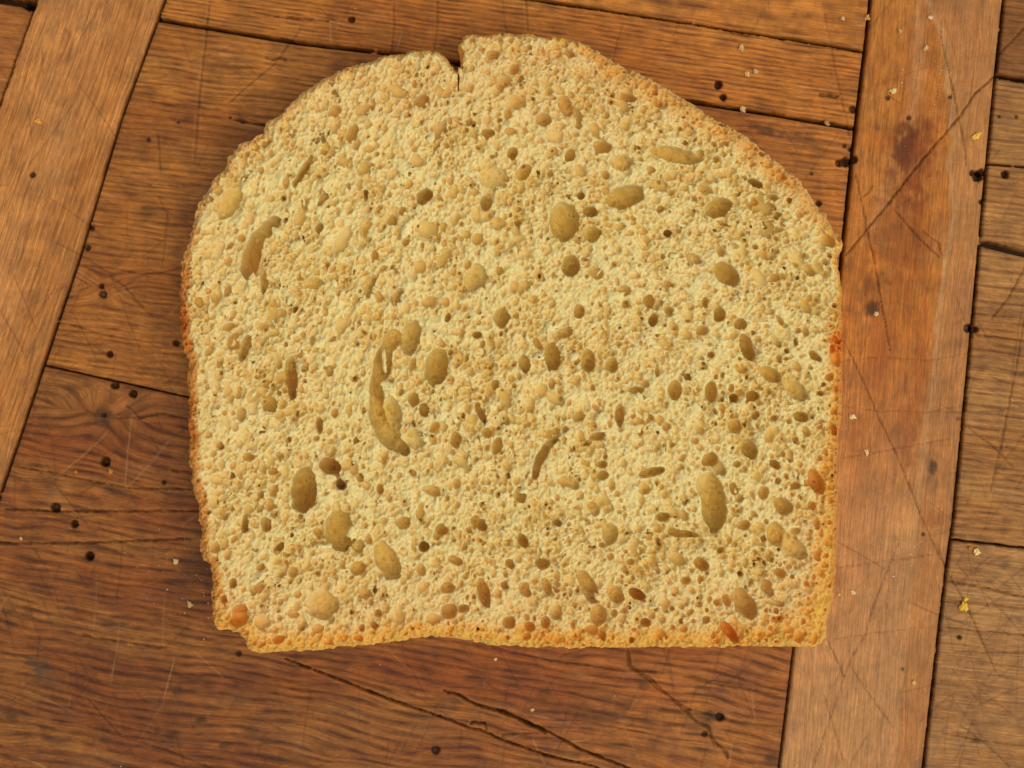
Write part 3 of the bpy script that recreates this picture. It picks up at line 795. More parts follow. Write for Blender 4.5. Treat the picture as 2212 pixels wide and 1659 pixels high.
# --- pores traced from the photograph: u, v, a, b, direction, depth (raster units)
P = [(1064, 117, 14, 11, 0, 18), (1111, 147, 14, 10, -60, 20), (1087, 177, 18, 12, -45, 18), (1127, 172, 12, 8, -60, 14), (1074, 197, 12, 9, 0, 12), (1117, 221, 18, 16, 0, 16),
     (1174, 258, 18, 15, 0, 22), (1221, 227, 24, 14, 70, 22), (1248, 248, 18, 9, 70, 14), (1358, 210, 20, 8, 20, 22), (1352, 228, 28, 13, 10, 10), (1392, 231, 9, 5, 30, 12),
     (910, 217, 18, 13, -30, 18), (860, 194, 22, 14, 0, 9), (796, 238, 25, 12, 0, 10), (1054, 288, 14, 10, 0, 18), (1101, 284, 14, 9, 0, 14), (1107, 331, 12, 13, 0, 20),
     (1198, 294, 20, 14, 0, 10), (1194, 328, 12, 10, 0, 12), (1231, 335, 16, 11, -70, 18), (1301, 318, 20, 14, 10, 22), (1341, 351, 26, 17, 0, 15), (1462, 335, 56, 16, 12, 20),
     (1488, 338, 9, 7, 0, 36), (900, 348, 14, 14, 0, 12), (790, 358, 24, 12, -45, 12), (1067, 385, 32, 25, 0, 14), (1131, 371, 19, 14, -50, 16), (917, 425, 20, 16, -60, 30), (1050, 438, 16, 14, 90, 26),
     (1024, 415, 12, 8, 0, 14), (1350, 425, 42, 24, -15, 30), (1372, 413, 9, 6, 0, 44), (1219, 478, 41, 31, 88, 34), (1216, 462, 10, 8, 90, 50), (1275, 458, 16, 12, 0, 18), (1278, 505, 19, 17, 0, 22),
     (1445, 502, 10, 8, 0, 24), (1465, 498, 8, 7, 0, 14), (1074, 482, 19, 12, 0, 14), (1119, 480, 10, 7, 0, 16), (1428, 452, 10, 9, 0, 14), (846, 475, 12, 13, 0, 16), (789, 488, 22, 12, -70, 14),
     (920, 495, 22, 20, 0, 12), (1121, 515, 14, 8, 0, 10), (655, 368, 40, 7, -60, 30), (636, 398, 10, 5, 80, 36), (495, 435, 42, 20, -60, 16), (478, 468, 9, 5, -60, 26), (545, 548, 58, 19, -72, 62),
     (580, 492, 34, 15, -45, 26), (569, 411, 8, 3.5, 90, 14), (448, 626, 10, 6, -60, 12), (569, 610, 26, 8, 90, 18), (679, 612, 20, 13, 0, 14), (637, 669, 8, 7, 90, 16), (528, 752, 32, 11, -72, 26),
     (522, 806, 12, 9, 0, 12), (629, 815, 44, 14, 86, 40), (632, 845, 22, 9, 90, 58), (589, 876, 15, 10, 90, 18), (563, 846, 14, 8, -30, 12), (475, 963, 10, 9, 90, 16), (535, 987, 14, 9, 0, 18), (588, 1017, 12, 9, 0, 14),
     (657, 1060, 50, 28, 95, 66), (712, 1008, 24, 17, 20, 34), (735, 1047, 12, 9, 60, 40), (728, 1025, 10, 5, 60, 30), (689, 917, 18, 8, 85, 22), (682, 947, 8, 6, 0, 14), (468, 1037, 14, 11, 0, 12), (592, 1060, 14, 9, -60, 16),
     (562, 1030, 8, 7, 0, 10), (457, 749, 11, 6, 90, 12), (562, 930, 11, 9, 0, 10),
     (1027, 600, 30, 24, -60, 16), (1233, 575, 23, 20, 90, 32), (1067, 609, 6, 6, 0, 12), (1084, 686, 21, 17, 90, 24), (967, 686, 12, 6, -75, 18), (887, 729, 38, 21, -75, 26), (943, 793, 40, 25, -78, 34),
     (890, 786, 16, 8, -70, 16), (844, 736, 26, 19, -60, 24), (826, 786, 40, 19, -82, 30), (813, 845, 44, 15, 90, 42), (814, 900, 34, 16, 76, 38), (834, 938, 42, 20, 55, 34), (846, 896, 40, 20, 80, 22), (866, 966, 26, 12, 48, 28),
     (897, 947, 28, 20, 0, 14), (892, 863, 16, 13, 60, 20), (917, 886, 16, 12, 90, 18), (937, 923, 15, 9, -50, 18), (1038, 893, 30, 7, 65, 26), (1052, 935, 14, 10, 40, 20), (984, 950, 17, 12, 90, 20),
     (1074, 963, 20, 11, -70, 18), (1190, 958, 26, 9, -45, 16), (1170, 985, 30, 11, -62, 30), (1158, 1018, 18, 9, -80, 30), (1161, 743, 16, 7, 60, 22), (1194, 773, 34, 18, 90, 24), (1221, 719, 25, 11, -20, 14),
     (1134, 786, 22, 13, 90, 16), (1321, 789, 17, 13, 90, 20), (1271, 780, 25, 15, 90, 24), (1412, 692, 15, 10, -70, 24), (1410, 702, 6, 5, 0, 36), (1251, 672, 15, 12, 90, 18), (1402, 652, 16, 13, 90, 18),
     (1420, 800, 15, 5, 90, 24), (1376, 843, 18, 8, 0, 18), (1458, 843, 22, 15, 90, 22), (1338, 897, 26, 10, 90, 20), (1251, 900, 14, 12, 0, 14), (1291, 943, 19, 9, -10, 18), (1301, 1003, 14, 8, 0, 18),
     (1303, 1027, 14, 10, 0, 18), (1408, 1020, 30, 10, -15, 20), (1391, 1057, 13, 12, 0, 14), (1124, 1070, 18, 13, 90, 18), (1304, 1084, 16, 11, 0, 14), (820, 1057, 12, 8, 90, 22), (933, 1060, 21, 11, 20, 16),
     (1030, 724, 11, 8, 0, 18), (926, 652, 16, 11, -30, 14), (860, 642, 22, 14, -50, 14), (1348, 629, 16, 13, 0, 14),
     (1569, 591, 32, 21, 40, 34), (1524, 652, 12, 7, 90, 18), (1554, 679, 18, 13, 90, 20), (1517, 713, 15, 11, 0, 16), (1614, 750, 30, 14, 70, 30), (1600, 700, 16, 12, 0, 16), (1684, 691, 13, 6, 50, 20), (1719, 739, 12, 5, 80, 20),
     (1699, 758, 8, 5, 60, 20), (1535, 766, 9, 7, 0, 16), (1666, 810, 27, 14, 30, 20), (1719, 843, 32, 17, 42, 16), (1712, 836, 8, 6, 0, 26), (1760, 769, 17, 8, 40, 18), (1537, 846, 24, 13, 90, 24), (1586, 860, 11, 10, 0, 22), (1626, 856, 14, 12, 0, 20),
     (1589, 920, 16, 15, 0, 20), (1673, 903, 9, 6, 0, 16), (1730, 900, 19, 11, 10, 20), (1619, 970, 24, 16, 60, 24), (1535, 993, 18, 14, -10, 24), (1592, 1003, 9, 8, 0, 14), (1674, 1003, 14, 9, 40, 26),
     (1542, 1090, 62, 27, 84, 36), (1528, 1050, 30, 24, 90, 20), (1763, 1040, 30, 15, 65, 28), (1693, 1094, 23, 17, 30, 22), (1719, 1050, 12, 8, 0, 16), (1599, 1077, 10, 9, 0, 12), (1649, 1064, 14, 12, 90, 16), (1740, 1044, 9, 7, 0, 16),
     (1502, 953, 9, 8, 0, 14), (1773, 850, 10, 6, 0, 16), (1791, 816, 10, 9, 0, 14), (1798, 753, 11, 6, 80, 14), (1770, 579, 20, 9, 60, 14),
     (1552, 448, 30, 20, -20, 28), (1522, 408, 16, 10, 20, 16), (1632, 396, 18, 9, 20, 24), (1669, 425, 13, 7, 10, 16), (1649, 440, 38, 22, 0, 8), (1659, 495, 20, 17, 90, 12), (1562, 482, 26, 3.2, 20, 18), (1616, 314, 12, 10, 0, 10), (1566, 311, 10, 7, 0, 12),
     (1606, 1134, 14, 12, 0, 16), (1677, 1155, 27, 20, 70, 24), (1713, 1180, 38, 18, 45, 15), (1485, 1154, 26, 7, 10, 24), (1557, 1189, 10, 7, -20, 28), (1515, 1219, 18, 13, 30, 24), (1686, 1238, 15, 9, 30, 20), (1646, 1241, 14, 11, 0, 14),
     (1482, 1254, 12, 9, 0, 18), (1609, 1305, 38, 21, 55, 32), (1569, 1298, 16, 8, 70, 22), (1576, 1366, 32, 11, 50, 26), (1703, 1360, 10, 8, 0, 12), (1726, 1375, 14, 11, 90, 12), (1509, 1305, 9, 8, 0, 12),
     (1525, 1340, 10, 8, 0, 14), (1681, 1305, 14, 7, 10, 14), (1766, 1198, 9, 8, 0, 12), (1719, 1147, 12, 8, 0, 16),
     (836, 1212, 44, 24, 65, 28), (773, 1228, 16, 15, 0, 20), (773, 1178, 18, 15, 0, 14), (917, 1181, 13, 12, 0, 34), (1129, 1168, 17, 11, 70, 38), (1172, 1219, 16, 12, 10, 24), (1271, 1268, 43, 16, 62, 28), (1331, 1285, 23, 16, 50, 16),
     (1318, 1154, 23, 17, 90, 20), (1301, 1178, 9, 6, 0, 28), (1044, 1281, 33, 13, 75, 44), (970, 1321, 17, 16, 90, 30), (999, 1315, 12, 9, 0, 26), (967, 1271, 16, 12, 0, 22), (1134, 1275, 18, 12, 60, 18), (1181, 1268, 21, 10, 65, 16),
     (1099, 1345, 15, 14, 0, 22), (1144, 1355, 12, 11, 0, 22), (1178, 1345, 14, 11, 90, 22), (1202, 1325, 17, 12, 80, 14), (1293, 1331, 23, 18, 90, 24), (1377, 1285, 20, 12, 20, 34), (1395, 1345, 11, 10, 0, 20), (1432, 1117, 18, 10, 0, 22), (1459, 1151, 18, 9, 20, 26),
     (815, 1325, 9, 8, 0, 22), (786, 1281, 16, 15, 0, 14), (776, 1378, 11, 8, 0, 14), (1278, 1362, 15, 9, 20, 18), (1137, 1375, 11, 7, 0, 14), (1204, 1382, 10, 7, 0, 14), (953, 1144, 14, 12, 0, 20), (1101, 1218, 12, 9, 50, 20),
     (984, 1211, 19, 9, 20, 16), (1034, 1131, 21, 13, 40, 18), (937, 1338, 16, 14, 0, 12), (1362, 1214, 10, 8, 0, 24), (1204, 1131, 11, 8, 30, 16), (860, 1335, 16, 14, 0, 12), (1348, 1320, 8, 7, 0, 14), (910, 1232, 14, 11, 60, 14), (870, 1130, 16, 14, 0, 18),
     (528, 1134, 23, 8, 95, 30), (574, 1134, 17, 12, 90, 22), (518, 1318, 17, 12, -20, 36), (483, 1295, 10, 8, 90, 20), (502, 1261, 11, 9, 90, 20), (555, 1268, 24, 13, -50, 14), (696, 1308, 33, 30, 0, 22), (565, 1345, 18, 17, 0, 12),
     (733, 1148, 44, 32, 88, 34), (599, 1382, 12, 10, 0, 18), (632, 1326, 12, 9, 0, 16), (686, 1358, 14, 10, 0, 14), (632, 1238, 12, 9, 90, 16), (602, 1184, 16, 8, -50, 18), (463, 1184, 12, 11, 90, 16), (642, 1285, 8, 8, 0, 12),
     (700, 430, 30, 12, -60, 10), (740, 520, 34, 14, -65, 12), (650, 470, 22, 10, -50, 12), (800, 620, 28, 12, -70, 14), (740, 700, 26, 12, -70, 12), (590, 680, 24, 9, -80, 12), (470, 540, 24, 12, -75, 8), (690, 300, 28, 12, -45, 10),
     (740, 350, 22, 10, -50, 10), (1420, 400, 28, 12, 20, 10), (1500, 560, 22, 12, 30, 10), (1640, 600, 24, 12, 50, 10), (1720, 560, 26, 14, 60, 10), (1740, 660, 22, 10, 60, 12), (950, 280, 30, 14, -20, 10), (1130, 620, 22, 12, -30, 10),
     (1000, 1000, 26, 12, 30, 10), (1090, 860, 22, 12, 70, 12), (1200, 860, 24, 12, 30, 12), (960, 560, 24, 10, -60, 12), (1220, 1040, 18, 12, 20, 12)]
for (px, py, a, b, dg, dep) in P:
    z, d = zt_at(px, py)
    z = min(z, TOP)
    dm = min(dep * 1.5, 2.8 * min(a, b) + 8) * ST
    deep = dep >= 15
    c = dm / (1.2 if deep else 1.3) * (1.25 if deep else 1)
    c = min(c, (z - Z_LO - .0012) / 1.22)
    k_ = 1.03
    blob(px, py, z - (.15 if deep else .3) * c, a * ST * k_, b * ST * k_, c, dg, jag=.42 if max(a, b) < 22 else .26, shear=.22)
DIMPLES = []
for (px, py, a, b, dg, dep) in P:                                       # lesser cells opening in the walls and floors of the big ones
    if a * b < 150 or dep < 13: continue
    z, d = zt_at(px, py); z = min(z, TOP)
    dm = min(dep * 1.5, 2.8 * min(a, b) + 8) * ST
    c = dm / 1.2 * 1.25 if dep >= 15 else dm / 1.3
    c = min(c, (z - Z_LO - .0012) / 1.22)
    cz = z - (.15 if dep >= 15 else .3) * c
    for _ in range(int(a * b / 34)):
        th = random.uniform(0, 2 * math.pi); q = math.sqrt(random.random()) * .97
        ex, ey = a * 1.03 * q * math.cos(th), b * 1.03 * q * math.sin(th)
        an = math.radians(dg)
        du = ex * math.cos(an) - ey * math.sin(an); dv = ex * math.sin(an) + ey * math.cos(an)
        dz = math.sqrt(max(0, 1 - q * q))
        DIMPLES.append((px + du + .22 * dz * min(a, b) * .7, py + dv + .22 * dz * min(a, b) * .7, cz - c * dz, random.uniform(2.4, 5.5 if a > 20 else 3.8)))
# the tear at the top and its closed seam below
for k in range(22):
    f = k / 21
    blob(991.5 - 2 * f, 132 + 66 * f, TOP - .001 - 0.0015 * (1 - f), (2.6 - 1.2 * f) * ST + VOX * .4, 5 * ST, 0.0075 * (1 - .75 * f), 0, jag=.1)

# --- countless smaller pores
traced = np.array([(p[0], p[1], max(p[2], p[3])) for p in P])


tmask = np.zeros((nx, ny), bool)
for (px, py, a, b, dg, dep) in P:
    if dep < 14: continue
    an = math.radians(dg); du = GU - px; dv = GV - py
    tmask |= ((du * math.cos(an) + dv * math.sin(an)) / (a + 5)) ** 2 + ((-du * math.sin(an) + dv * math.cos(an)) / (b + 5)) ** 2 < 1


def scatter(n, rmin, rmax, k0, k1, power, dense=None):
    for _ in range(n):
        px, py = random.uniform(385, 1822), random.uniform(68, 1412)
        z, d = zt_at(px, py)
        r = rmin * ((rmax / rmin) ** (random.random() ** power))
        if d < (r * .9 + 5 if r > 4 else r * .3 - .5): continue
        if tmask[to_idx(px, py)] and random.random() < (.97 if r > 5 else .75): continue
        el = random.uniform(1.0, 1.75)
        dg = flow_angle(px, py) + random.gauss(0, 22)
        c = r * random.uniform(1.4, 2.5)
        blob(px, py, z - random.uniform(k0, k1) * c * ST, r * el * ST, r * ST, c * ST, dg, jag=.30, shear=.2 if r > 3.3 else 0)


scatter(110, 8, 14, -.1, .3, 1.5)

# soften the rims of the big cells
for ax in (0, 1, 2, 0, 1):
    lo_ = [slice(None)] * 3; mi_ = [slice(None)] * 3; hi_ = [slice(None)] * 3
    lo_[ax] = slice(0, -2); mi_[ax] = slice(1, -1); hi_[ax] = slice(2, None)
    G_ = F.copy()
    F[tuple(mi_)] = (G_[tuple(lo_)] + 2 * G_[tuple(mi_)] + G_[tuple(hi_)]) * .25
del G_
for k in range(nz):                                                   # then cut down to the torn, foamy face itself
    np.minimum(F[:, :, k], ((ztop - gz[k]) * .8).astype(np.float32), out=F[:, :, k])

def flakes(n, lmin, lmax):
    for _ in range(n):
        px, py = random.uniform(390, 1810), random.uniform(80, 1390)
        z, d = zt_at(px, py)
        if d < 8: continue
        i, j = to_idx(px, py)
        if tmask[i, j]: continue
        if random.random() > torn[i, j] * 1.05: continue
        L = random.uniform(lmin, lmax) * (1.35 if random.random() < .1 else 1)
        deg = flow_angle(px, py) + random.gauss(0, 28)
        blob(px, py, z + ST * random.uniform(-3, 1.0), L * ST, L * ST * random.uniform(.3, .6), ST * random.uniform(3, 6.5), deg, add=True, jag=.55)


flakes(1500, 4, 11)
# larger ragged flakes seen in the photograph
for (px, py, a, b, dg) in [(840, 836, 18, 12, 20), (1190, 705, 12, 16, 60), (1214, 697, 14, 8, -40), (1225, 770, 22, 9, 60), (1240, 770, 12, 10, 0), (1330, 640, 10, 22, 80), (1370, 575, 10, 8, 30),
                           (1300, 905, 14, 12, 0), (1165, 770, 12, 9, 0), (693, 645, 8, 14, 0), (870, 360, 24, 14, 60), (890, 365, 16, 10, 40), (880, 495, 26, 10, -65),
                           (770, 440, 18, 9, -50), (955, 385, 16, 8, -40), (640, 530, 16, 10, -30), (600, 500, 14, 9, 20), (560, 1250, 24, 7, -35), (600, 1200, 18, 8, 0), (760, 1150, 9, 16, 0),
                           (830, 780, 30, 5, 88), (700, 1180, 18, 7, 0), (1005, 650, 18, 7, -10), (1130, 1060, 14, 6, 0), (640, 720, 22, 9, -40), (650, 800, 10, 26, 0), (690, 740, 14, 8, -30),
                           (470, 885, 12, 16, 20), (1035, 545, 28, 5, -15), (1160, 545, 10, 8, 0), (1290, 1290, 8, 8, 0), (1395, 1305, 7, 5, 0), (1600, 640, 10, 6, 0), (1520, 790, 18, 8, 20)]:
    z, d = zt_at(px, py)
    blob(px, py, z - ST * 1, a * ST, b * ST, ST * 11, dg, add=True, jag=.5)

scatter(1000, 5, 9, -.1, .3, 1.3)
scatter(3200, 3.2, 5.6, -.1, .4, 1.2)
scatter(4500, 2.3, 3.3, -.1, .5, 1.0)
scatter(1200, 3.4, 5.5, 1.6, 3.0, 1.0)
flakes(150, 4, 7)

for (px, py, zz, r) in DIMPLES:
    if zz - r * 1.3 * ST < Z_LO + .0008: continue
    blob(px, py, zz - .1 * r * ST, r * random.uniform(1, 1.4) * ST, r * ST, r * ST, random.uniform(0, 180), jag=.3)

# close air pockets that do not reach the outside (nobody can see them)
solid = F > 0
air = ~solid
reach = np.zeros_like(air); reach[:, :, -1] = air[:, :, -1]; reach[0] = air[0]; reach[-1] = air[-1]; reach[:, 0] = air[:, 0]; reach[:, -1] = air[:, -1]
prev = -1
for it in range(26):
    for k in range(nz - 2, -1, -1):
        reach[:, :, k] |= reach[:, :, k + 1] & air[:, :, k]
    for k in range(1, nz):
        reach[:, :, k] |= reach[:, :, k - 1] & air[:, :, k]
    t_ = reach.copy()
    t_[1:] |= reach[:-1]; t_[:-1] |= reach[1:]; t_[:, 1:] |= reach[:, :-1]; t_[:, :-1] |= reach[:, 1:]
    reach = t_ & air
    c_ = int(reach.sum())
    if c_ - prev < 40: break
    prev = c_
F[air & ~reach] = VOX * .5
del t_, air, reach
F[np.abs(F) < 1e-7] = 1e-7
solid = F > 0


def surface_nets(F, solid):
    nx, ny, nz = F.shape
    s = solid
    cnt = np.zeros((nx - 1, ny - 1, nz - 1), np.int8)
    for dx in (0, 1):
        for dy in (0, 1):
            for dz in (0, 1):
                cnt += s[dx:nx - 1 + dx, dy:ny - 1 + dy, dz:nz - 1 + dz]
    act = (cnt > 0) & (cnt < 8)
    I, J, K = np.nonzero(act)
    n = len(I)
    idx = np.full(act.shape, -1, np.int32); idx[I, J, K] = np.arange(n)
    acc = np.zeros((n, 3)); num = np.zeros(n)
    corners = [(a, b, c) for a in (0, 1) for b in (0, 1) for c in (0, 1)]
    for c0 in corners:
        for ax in range(3):
            if c0[ax]: continue
            c1 = list(c0); c1[ax] = 1
            f0 = F[I + c0[0], J + c0[1], K + c0[2]]; f1 = F[I + c1[0], J + c1[1], K + c1[2]]
            m = (f0 > 0) != (f1 > 0)
            t = np.where(m, f0 / np.where(m, f0 - f1, 1), 0)
            for q in range(3):
                acc[:, q] += np.where(m, c0[q] + (t if q == ax else 0), 0)
            num += m
    vert = acc / num[:, None] + np.stack([I, J, K], -1)
    quads = []
    for ax in range(3):
        a_ = [slice(None)] * 3; b_ = [slice(None)] * 3
        a_[ax] = slice(0, -1); b_[ax] = slice(1, None)
        sa, sb = s[tuple(a_)], s[tuple(b_)]
        diff = sa != sb
        i, j, k = np.nonzero(diff)
        o1, o2 = [(1, 2), (2, 0), (0, 1)][ax]
        p = np.stack([i, j, k], -1)
        lim = np.array([nx - 1, ny - 1, nz - 1])
        ok = (p[:, o1] > 0) & (p[:, o2] > 0) & (p[:, o1] < lim[o1]) & (p[:, o2] < lim[o2])
        p = p[ok]

        def at(d1, d2):
            r = p.copy(); r[:, o1] -= d1; r[:, o2] -= d2
            return idx[r[:, 0], r[:, 1], r[:, 2]]
        q = np.stack([at(1, 1), at(0, 1), at(0, 0), at(1, 0)], -1)
        inside_first = sa[p[:, 0], p[:, 1], p[:, 2]]
        q[~inside_first] = q[~inside_first][:, ::-1]
        quads.append(q)
    return vert, np.concatenate(quads)


vert, quads = surface_nets(F, solid)
print('bread quads', len(quads))
W = np.stack([x0 + vert[:, 0] * VOX, y0 + vert[:, 1] * VOX, Z_LO + vert[:, 2] * VOX], -1)
vi = np.clip(vert[:, 0].astype(int), 0, nx - 1); vj = np.clip(vert[:, 1].astype(int), 0, ny - 1)
pu = W[:, 0] / ST + 1106; pv = -W[:, 1] / ST + 829.5
dd = sd2[vi, vj]
# --- colour of the crumb and of the baked rim
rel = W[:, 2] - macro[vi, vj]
film_shade = sstep(.0, .0026, -rel + .0003 * fbm(pu / 12, pv / 12, 2, 402))[:, None]      # pit shade painted by depth below the face, plus the gluten lining's yellower tint
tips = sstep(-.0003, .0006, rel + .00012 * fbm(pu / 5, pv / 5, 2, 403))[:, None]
rimn = fbm(pu / 42, pv / 42, 4, 401); rims = fbm(pu / 9, pv / 9, 3, 405)
crumb_c = np.array(lin((240, 212, 134))); crumb_y = np.array(lin((233, 199, 112)))
mixn = sstep(-.5, .5, fbm(pu / 120, pv / 120, 3, 410) + .3 * rims)[:, None]
col = crumb_c * (1 - mixn) + crumb_y * mixn
col = col * (1 - film_shade) + col * np.array([.86, .835, .62]) * film_shade
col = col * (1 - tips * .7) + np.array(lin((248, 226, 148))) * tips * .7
# upper left and the lower margin are a little darker and warmer
warm = np.clip(.55 * sstep(1120, 1400, pv) + .50 * sstep(420, 80, pv) + .55 * sstep(1600, 1810, pu) * sstep(850, 1200, pv) + .25 * sstep(620, 400, pu) + .25 * sstep(1500, 1760, pu) * sstep(620, 250, pv), 0, .8)[:, None]
col = col * (1 - warm) + np.array(lin((238, 196, 118))) * warm
# band width and colour of the baked rim vary round the slice
bottom = sstep(1230, 1390, pv); right = sstep(1560, 1800, pu) * sstep(560, 760, pv); left = sstep(620, 420, pu) * sstep(480, 600, pv)
tr = sstep(1180, 1320, pu) * sstep(620, 420, pv); tl = sstep(900, 700, pu) * sstep(620, 420, pv)
bw = 10 + 44 * bottom + 34 * right * (1 + 1.2 * sstep(900, 1350, pv)) + 12 * left + 40 * tr + 8 * tl
gold = sstep(1.25, .25, dd / bw + .45 * rimn)[:, None] * .92
golden = np.array(lin((238, 178, 72)))
golden = golden * (1 - (tr + tl)[:, None] * .35) + np.array(lin((220, 160, 88))) * (tr + tl)[:, None] * .35
col = col * (1 - gold) + golden * gold
skin_w = 4 + 12 * left + 8 * right + 4 * tr + 5 * tl + 1 * bottom
skin = sstep(1.7, .5, (dd + 4 * rims) / skin_w + .5 * rimn)[:, None]
skin_c = (np.array(lin((214, 142, 62))) * np.ones((len(pu), 1)))
hot = (np.clip(np.exp(-(((pv - 690) / 75) ** 2)) * left + .9 * np.exp(-(((pv - 905) / 75) ** 2)) * left, 0, 1))[:, None]
skin_c = skin_c * (1 - hot) + np.array(lin((190, 100, 28))) * hot
topt = np.clip(tr + tl, 0, 1)[:, None]
skin_c = skin_c * (1 - topt) + np.array(lin((226, 172, 96))) * topt
skin_c = skin_c * (1 - bottom[:, None] * .8) + np.array(lin((238, 180, 80))) * bottom[:, None] * .8
col = col * (1 - skin * .9) + skin_c * skin * .9
for (su, sv, rr, st, rgb) in [(1812, 740, 26, .9, (214, 98, 10)), (1806, 775, 26, .7, (222, 112, 18)), (1812, 840, 16, .7, (214, 110, 24)), (735, 1047, 15, .95, (150, 74, 18)), (716, 1008, 15, .55, (176, 100, 36)), (705, 1000, 24, .35, (190, 120, 50)),
                          (1170, 118, 14, .75, (240, 160, 66)), (1200, 112, 16, .35, (240, 170, 84)), (1280, 918, 8, .8, (240, 176, 60)), (1576, 1366, 24, .7, (236, 146, 44)), (1763, 1040, 26, .7, (236, 164, 50)), (518, 1318, 18, .7, (226, 150, 44)),
                          (398, 700, 16, .7, (170, 78, 12)), (1044, 1281, 22, .55, (226, 160, 60)), (545, 560, 40, .55, (222, 164, 70)), (629, 830, 34, .45, (214, 154, 64)), (657, 1070, 34, .45, (206, 150, 58)), (1377, 1287, 16, .6, (226, 160, 60))]:
    w = (st * sstep(1.25, .5, np.hypot(pu - su, pv - sv) / rr + .45 * rims))[:, None]
    w = w * (.5 if rgb[0] > 220 else .72)
    col = col * (1 - w) + np.array(lin(rgb)) * w
# dusty white crumbs and scorched crumbs
col = np.clip(col * (1 + .10 * rims)[:, None], .01, .93)

bread = empty('bread_slice', (0, 0, 0))
tag(bread, 'slice of pale yellow bread with golden crust and torn top, lying on the planks', 'bread')
qd = dd[quads].mean(1) + 3.5 * rims[quads].mean(1)
qw = skin_w[quads].mean(1)
is_crust = qd < qw * 1.0 + 2


def sub(name, mask, mat, extra_v=None, extra_q=None, extra_c=None):
    q = quads[mask]; used = np.unique(q); rm = np.full(len(W), -1, np.int64); rm[used] = np.arange(len(used))
    v = W[used]; c = col[used]; q = rm[q]
    if extra_v is not None:
        q = np.concatenate([q, extra_q + len(v)]); v = np.concatenate([v, extra_v]); c = np.concatenate([c, extra_c])
    return mesh_from(name, v, q, mat, bread, cols=c)


# lower part of the crust wall, down to the table
def densify(pts, step):
    out = []
    for (a, b), (c, d) in zip(pts, pts[1:] + pts[:1]):
        n = max(1, int(math.hypot(c - a, d - b) / step))
        for k in range(n): out.append((a + (c - a) * k / n, b + (d - b) * k / n))
    return np.array(out)


cen = np.array([1106., 800.])
ol = densify(OUT, 9)
nrm = np.roll(ol, -1, 0) - np.roll(ol, 1, 0); nrm = np.stack([nrm[:, 1], -nrm[:, 0]], -1); nrm /= np.linalg.norm(nrm, axis=1)[:, None] + 1e-9
ev = []; nl = len(ol); LV = 9
for k in range(LV):
    zz = Z_LO + VOX * 1.5 - (Z_LO - 0.0004) * k / (LV - 1)
    off = -7 - 2.5 * (k / LV) + 3.0 * fbm(ol[:, 0] / 20, ol[:, 1] / 20 + k * .6, 3, 500) - (5 * (k == LV - 1))
    p = ol + nrm * off[:, None] * np.sign((nrm * (ol - cen)).sum(1).mean())
    ev.append(np.stack([(p[:, 0] - 1106) * ST, -(p[:, 1] - 829.5) * ST, np.full(nl, zz)], -1))
ev = np.concatenate(ev); i = np.arange(nl); eq = []
for k in range(LV - 1):
    eq.append(np.stack([k * nl + i, k * nl + (i + 1) % nl, (k + 1) * nl + (i + 1) % nl, (k + 1) * nl + i], -1))
eq = np.concatenate(eq)
ec = np.tile(np.array(lin((216, 150, 76))), (len(ev), 1)) * (1 + .3 * fbm(ev[:, 0] * 400, ev[:, 1] * 400, 3, 510))[:, None]
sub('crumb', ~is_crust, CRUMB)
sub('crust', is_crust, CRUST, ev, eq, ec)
# flat underside of the slice, as one face
import bmesh
bm = bmesh.new()
base = ev[(LV - 1) * nl:]
vs = [bm.verts.new(p) for p in base]
f_ = bm.faces.new(vs); bmesh.ops.triangulate(bm, faces=[f_])
me = bpy.data.meshes.new('underside'); bm.to_mesh(me); bm.free()
a = me.attributes.new('tint', 'FLOAT_COLOR', 'POINT')
a.data.foreach_set('color', np.tile(np.array([*crumb_y, 1.0], dtype=np.float32), len(me.vertices)))
me.materials.append(CRUMB)
link(bpy.data.objects.new('underside', me), bread)
del F, solid

# ================================================================== CRUMBS ON THE TABLE
def crumb_mesh(name, seed, rgb, sx=1.0, sub=3, amp=.8):
    r_ = random.Random(seed)
    bm = bmesh.new(); bmesh.ops.create_icosphere(bm, subdivisions=sub, radius=1.0)
    ph = [(r_.uniform(2, 5), r_.uniform(0, 6), Vector((r_.uniform(-1, 1), r_.uniform(-1, 1), r_.uniform(-1, 1))).normalized()) for _ in range(9)]
    for v in bm.verts:
        n = v.co.normalized()
        d = sum(math.sin(f * n.dot(ax) * 2.2 + p) for f, p, ax in ph) / 5
        v.co = n * (1 + amp * d)
        v.co.x *= sx; v.co.z *= .6
    me = bpy.data.meshes.new(name); bm.to_mesh(me); bm.free()
    for p in me.polygons: p.use_smooth = (p.index % 3 > 0)
    c = np.ones((len(me.vertices), 4), np.float32); c[:, :3] = np.array(lin(rgb)) * np.array([1.0, .90, .66])
    a = me.attributes.new('tint', 'FLOAT_COLOR', 'POINT'); a.data.foreach_set('color', c.ravel())
    me.materials.append(LOOSE)
    return me


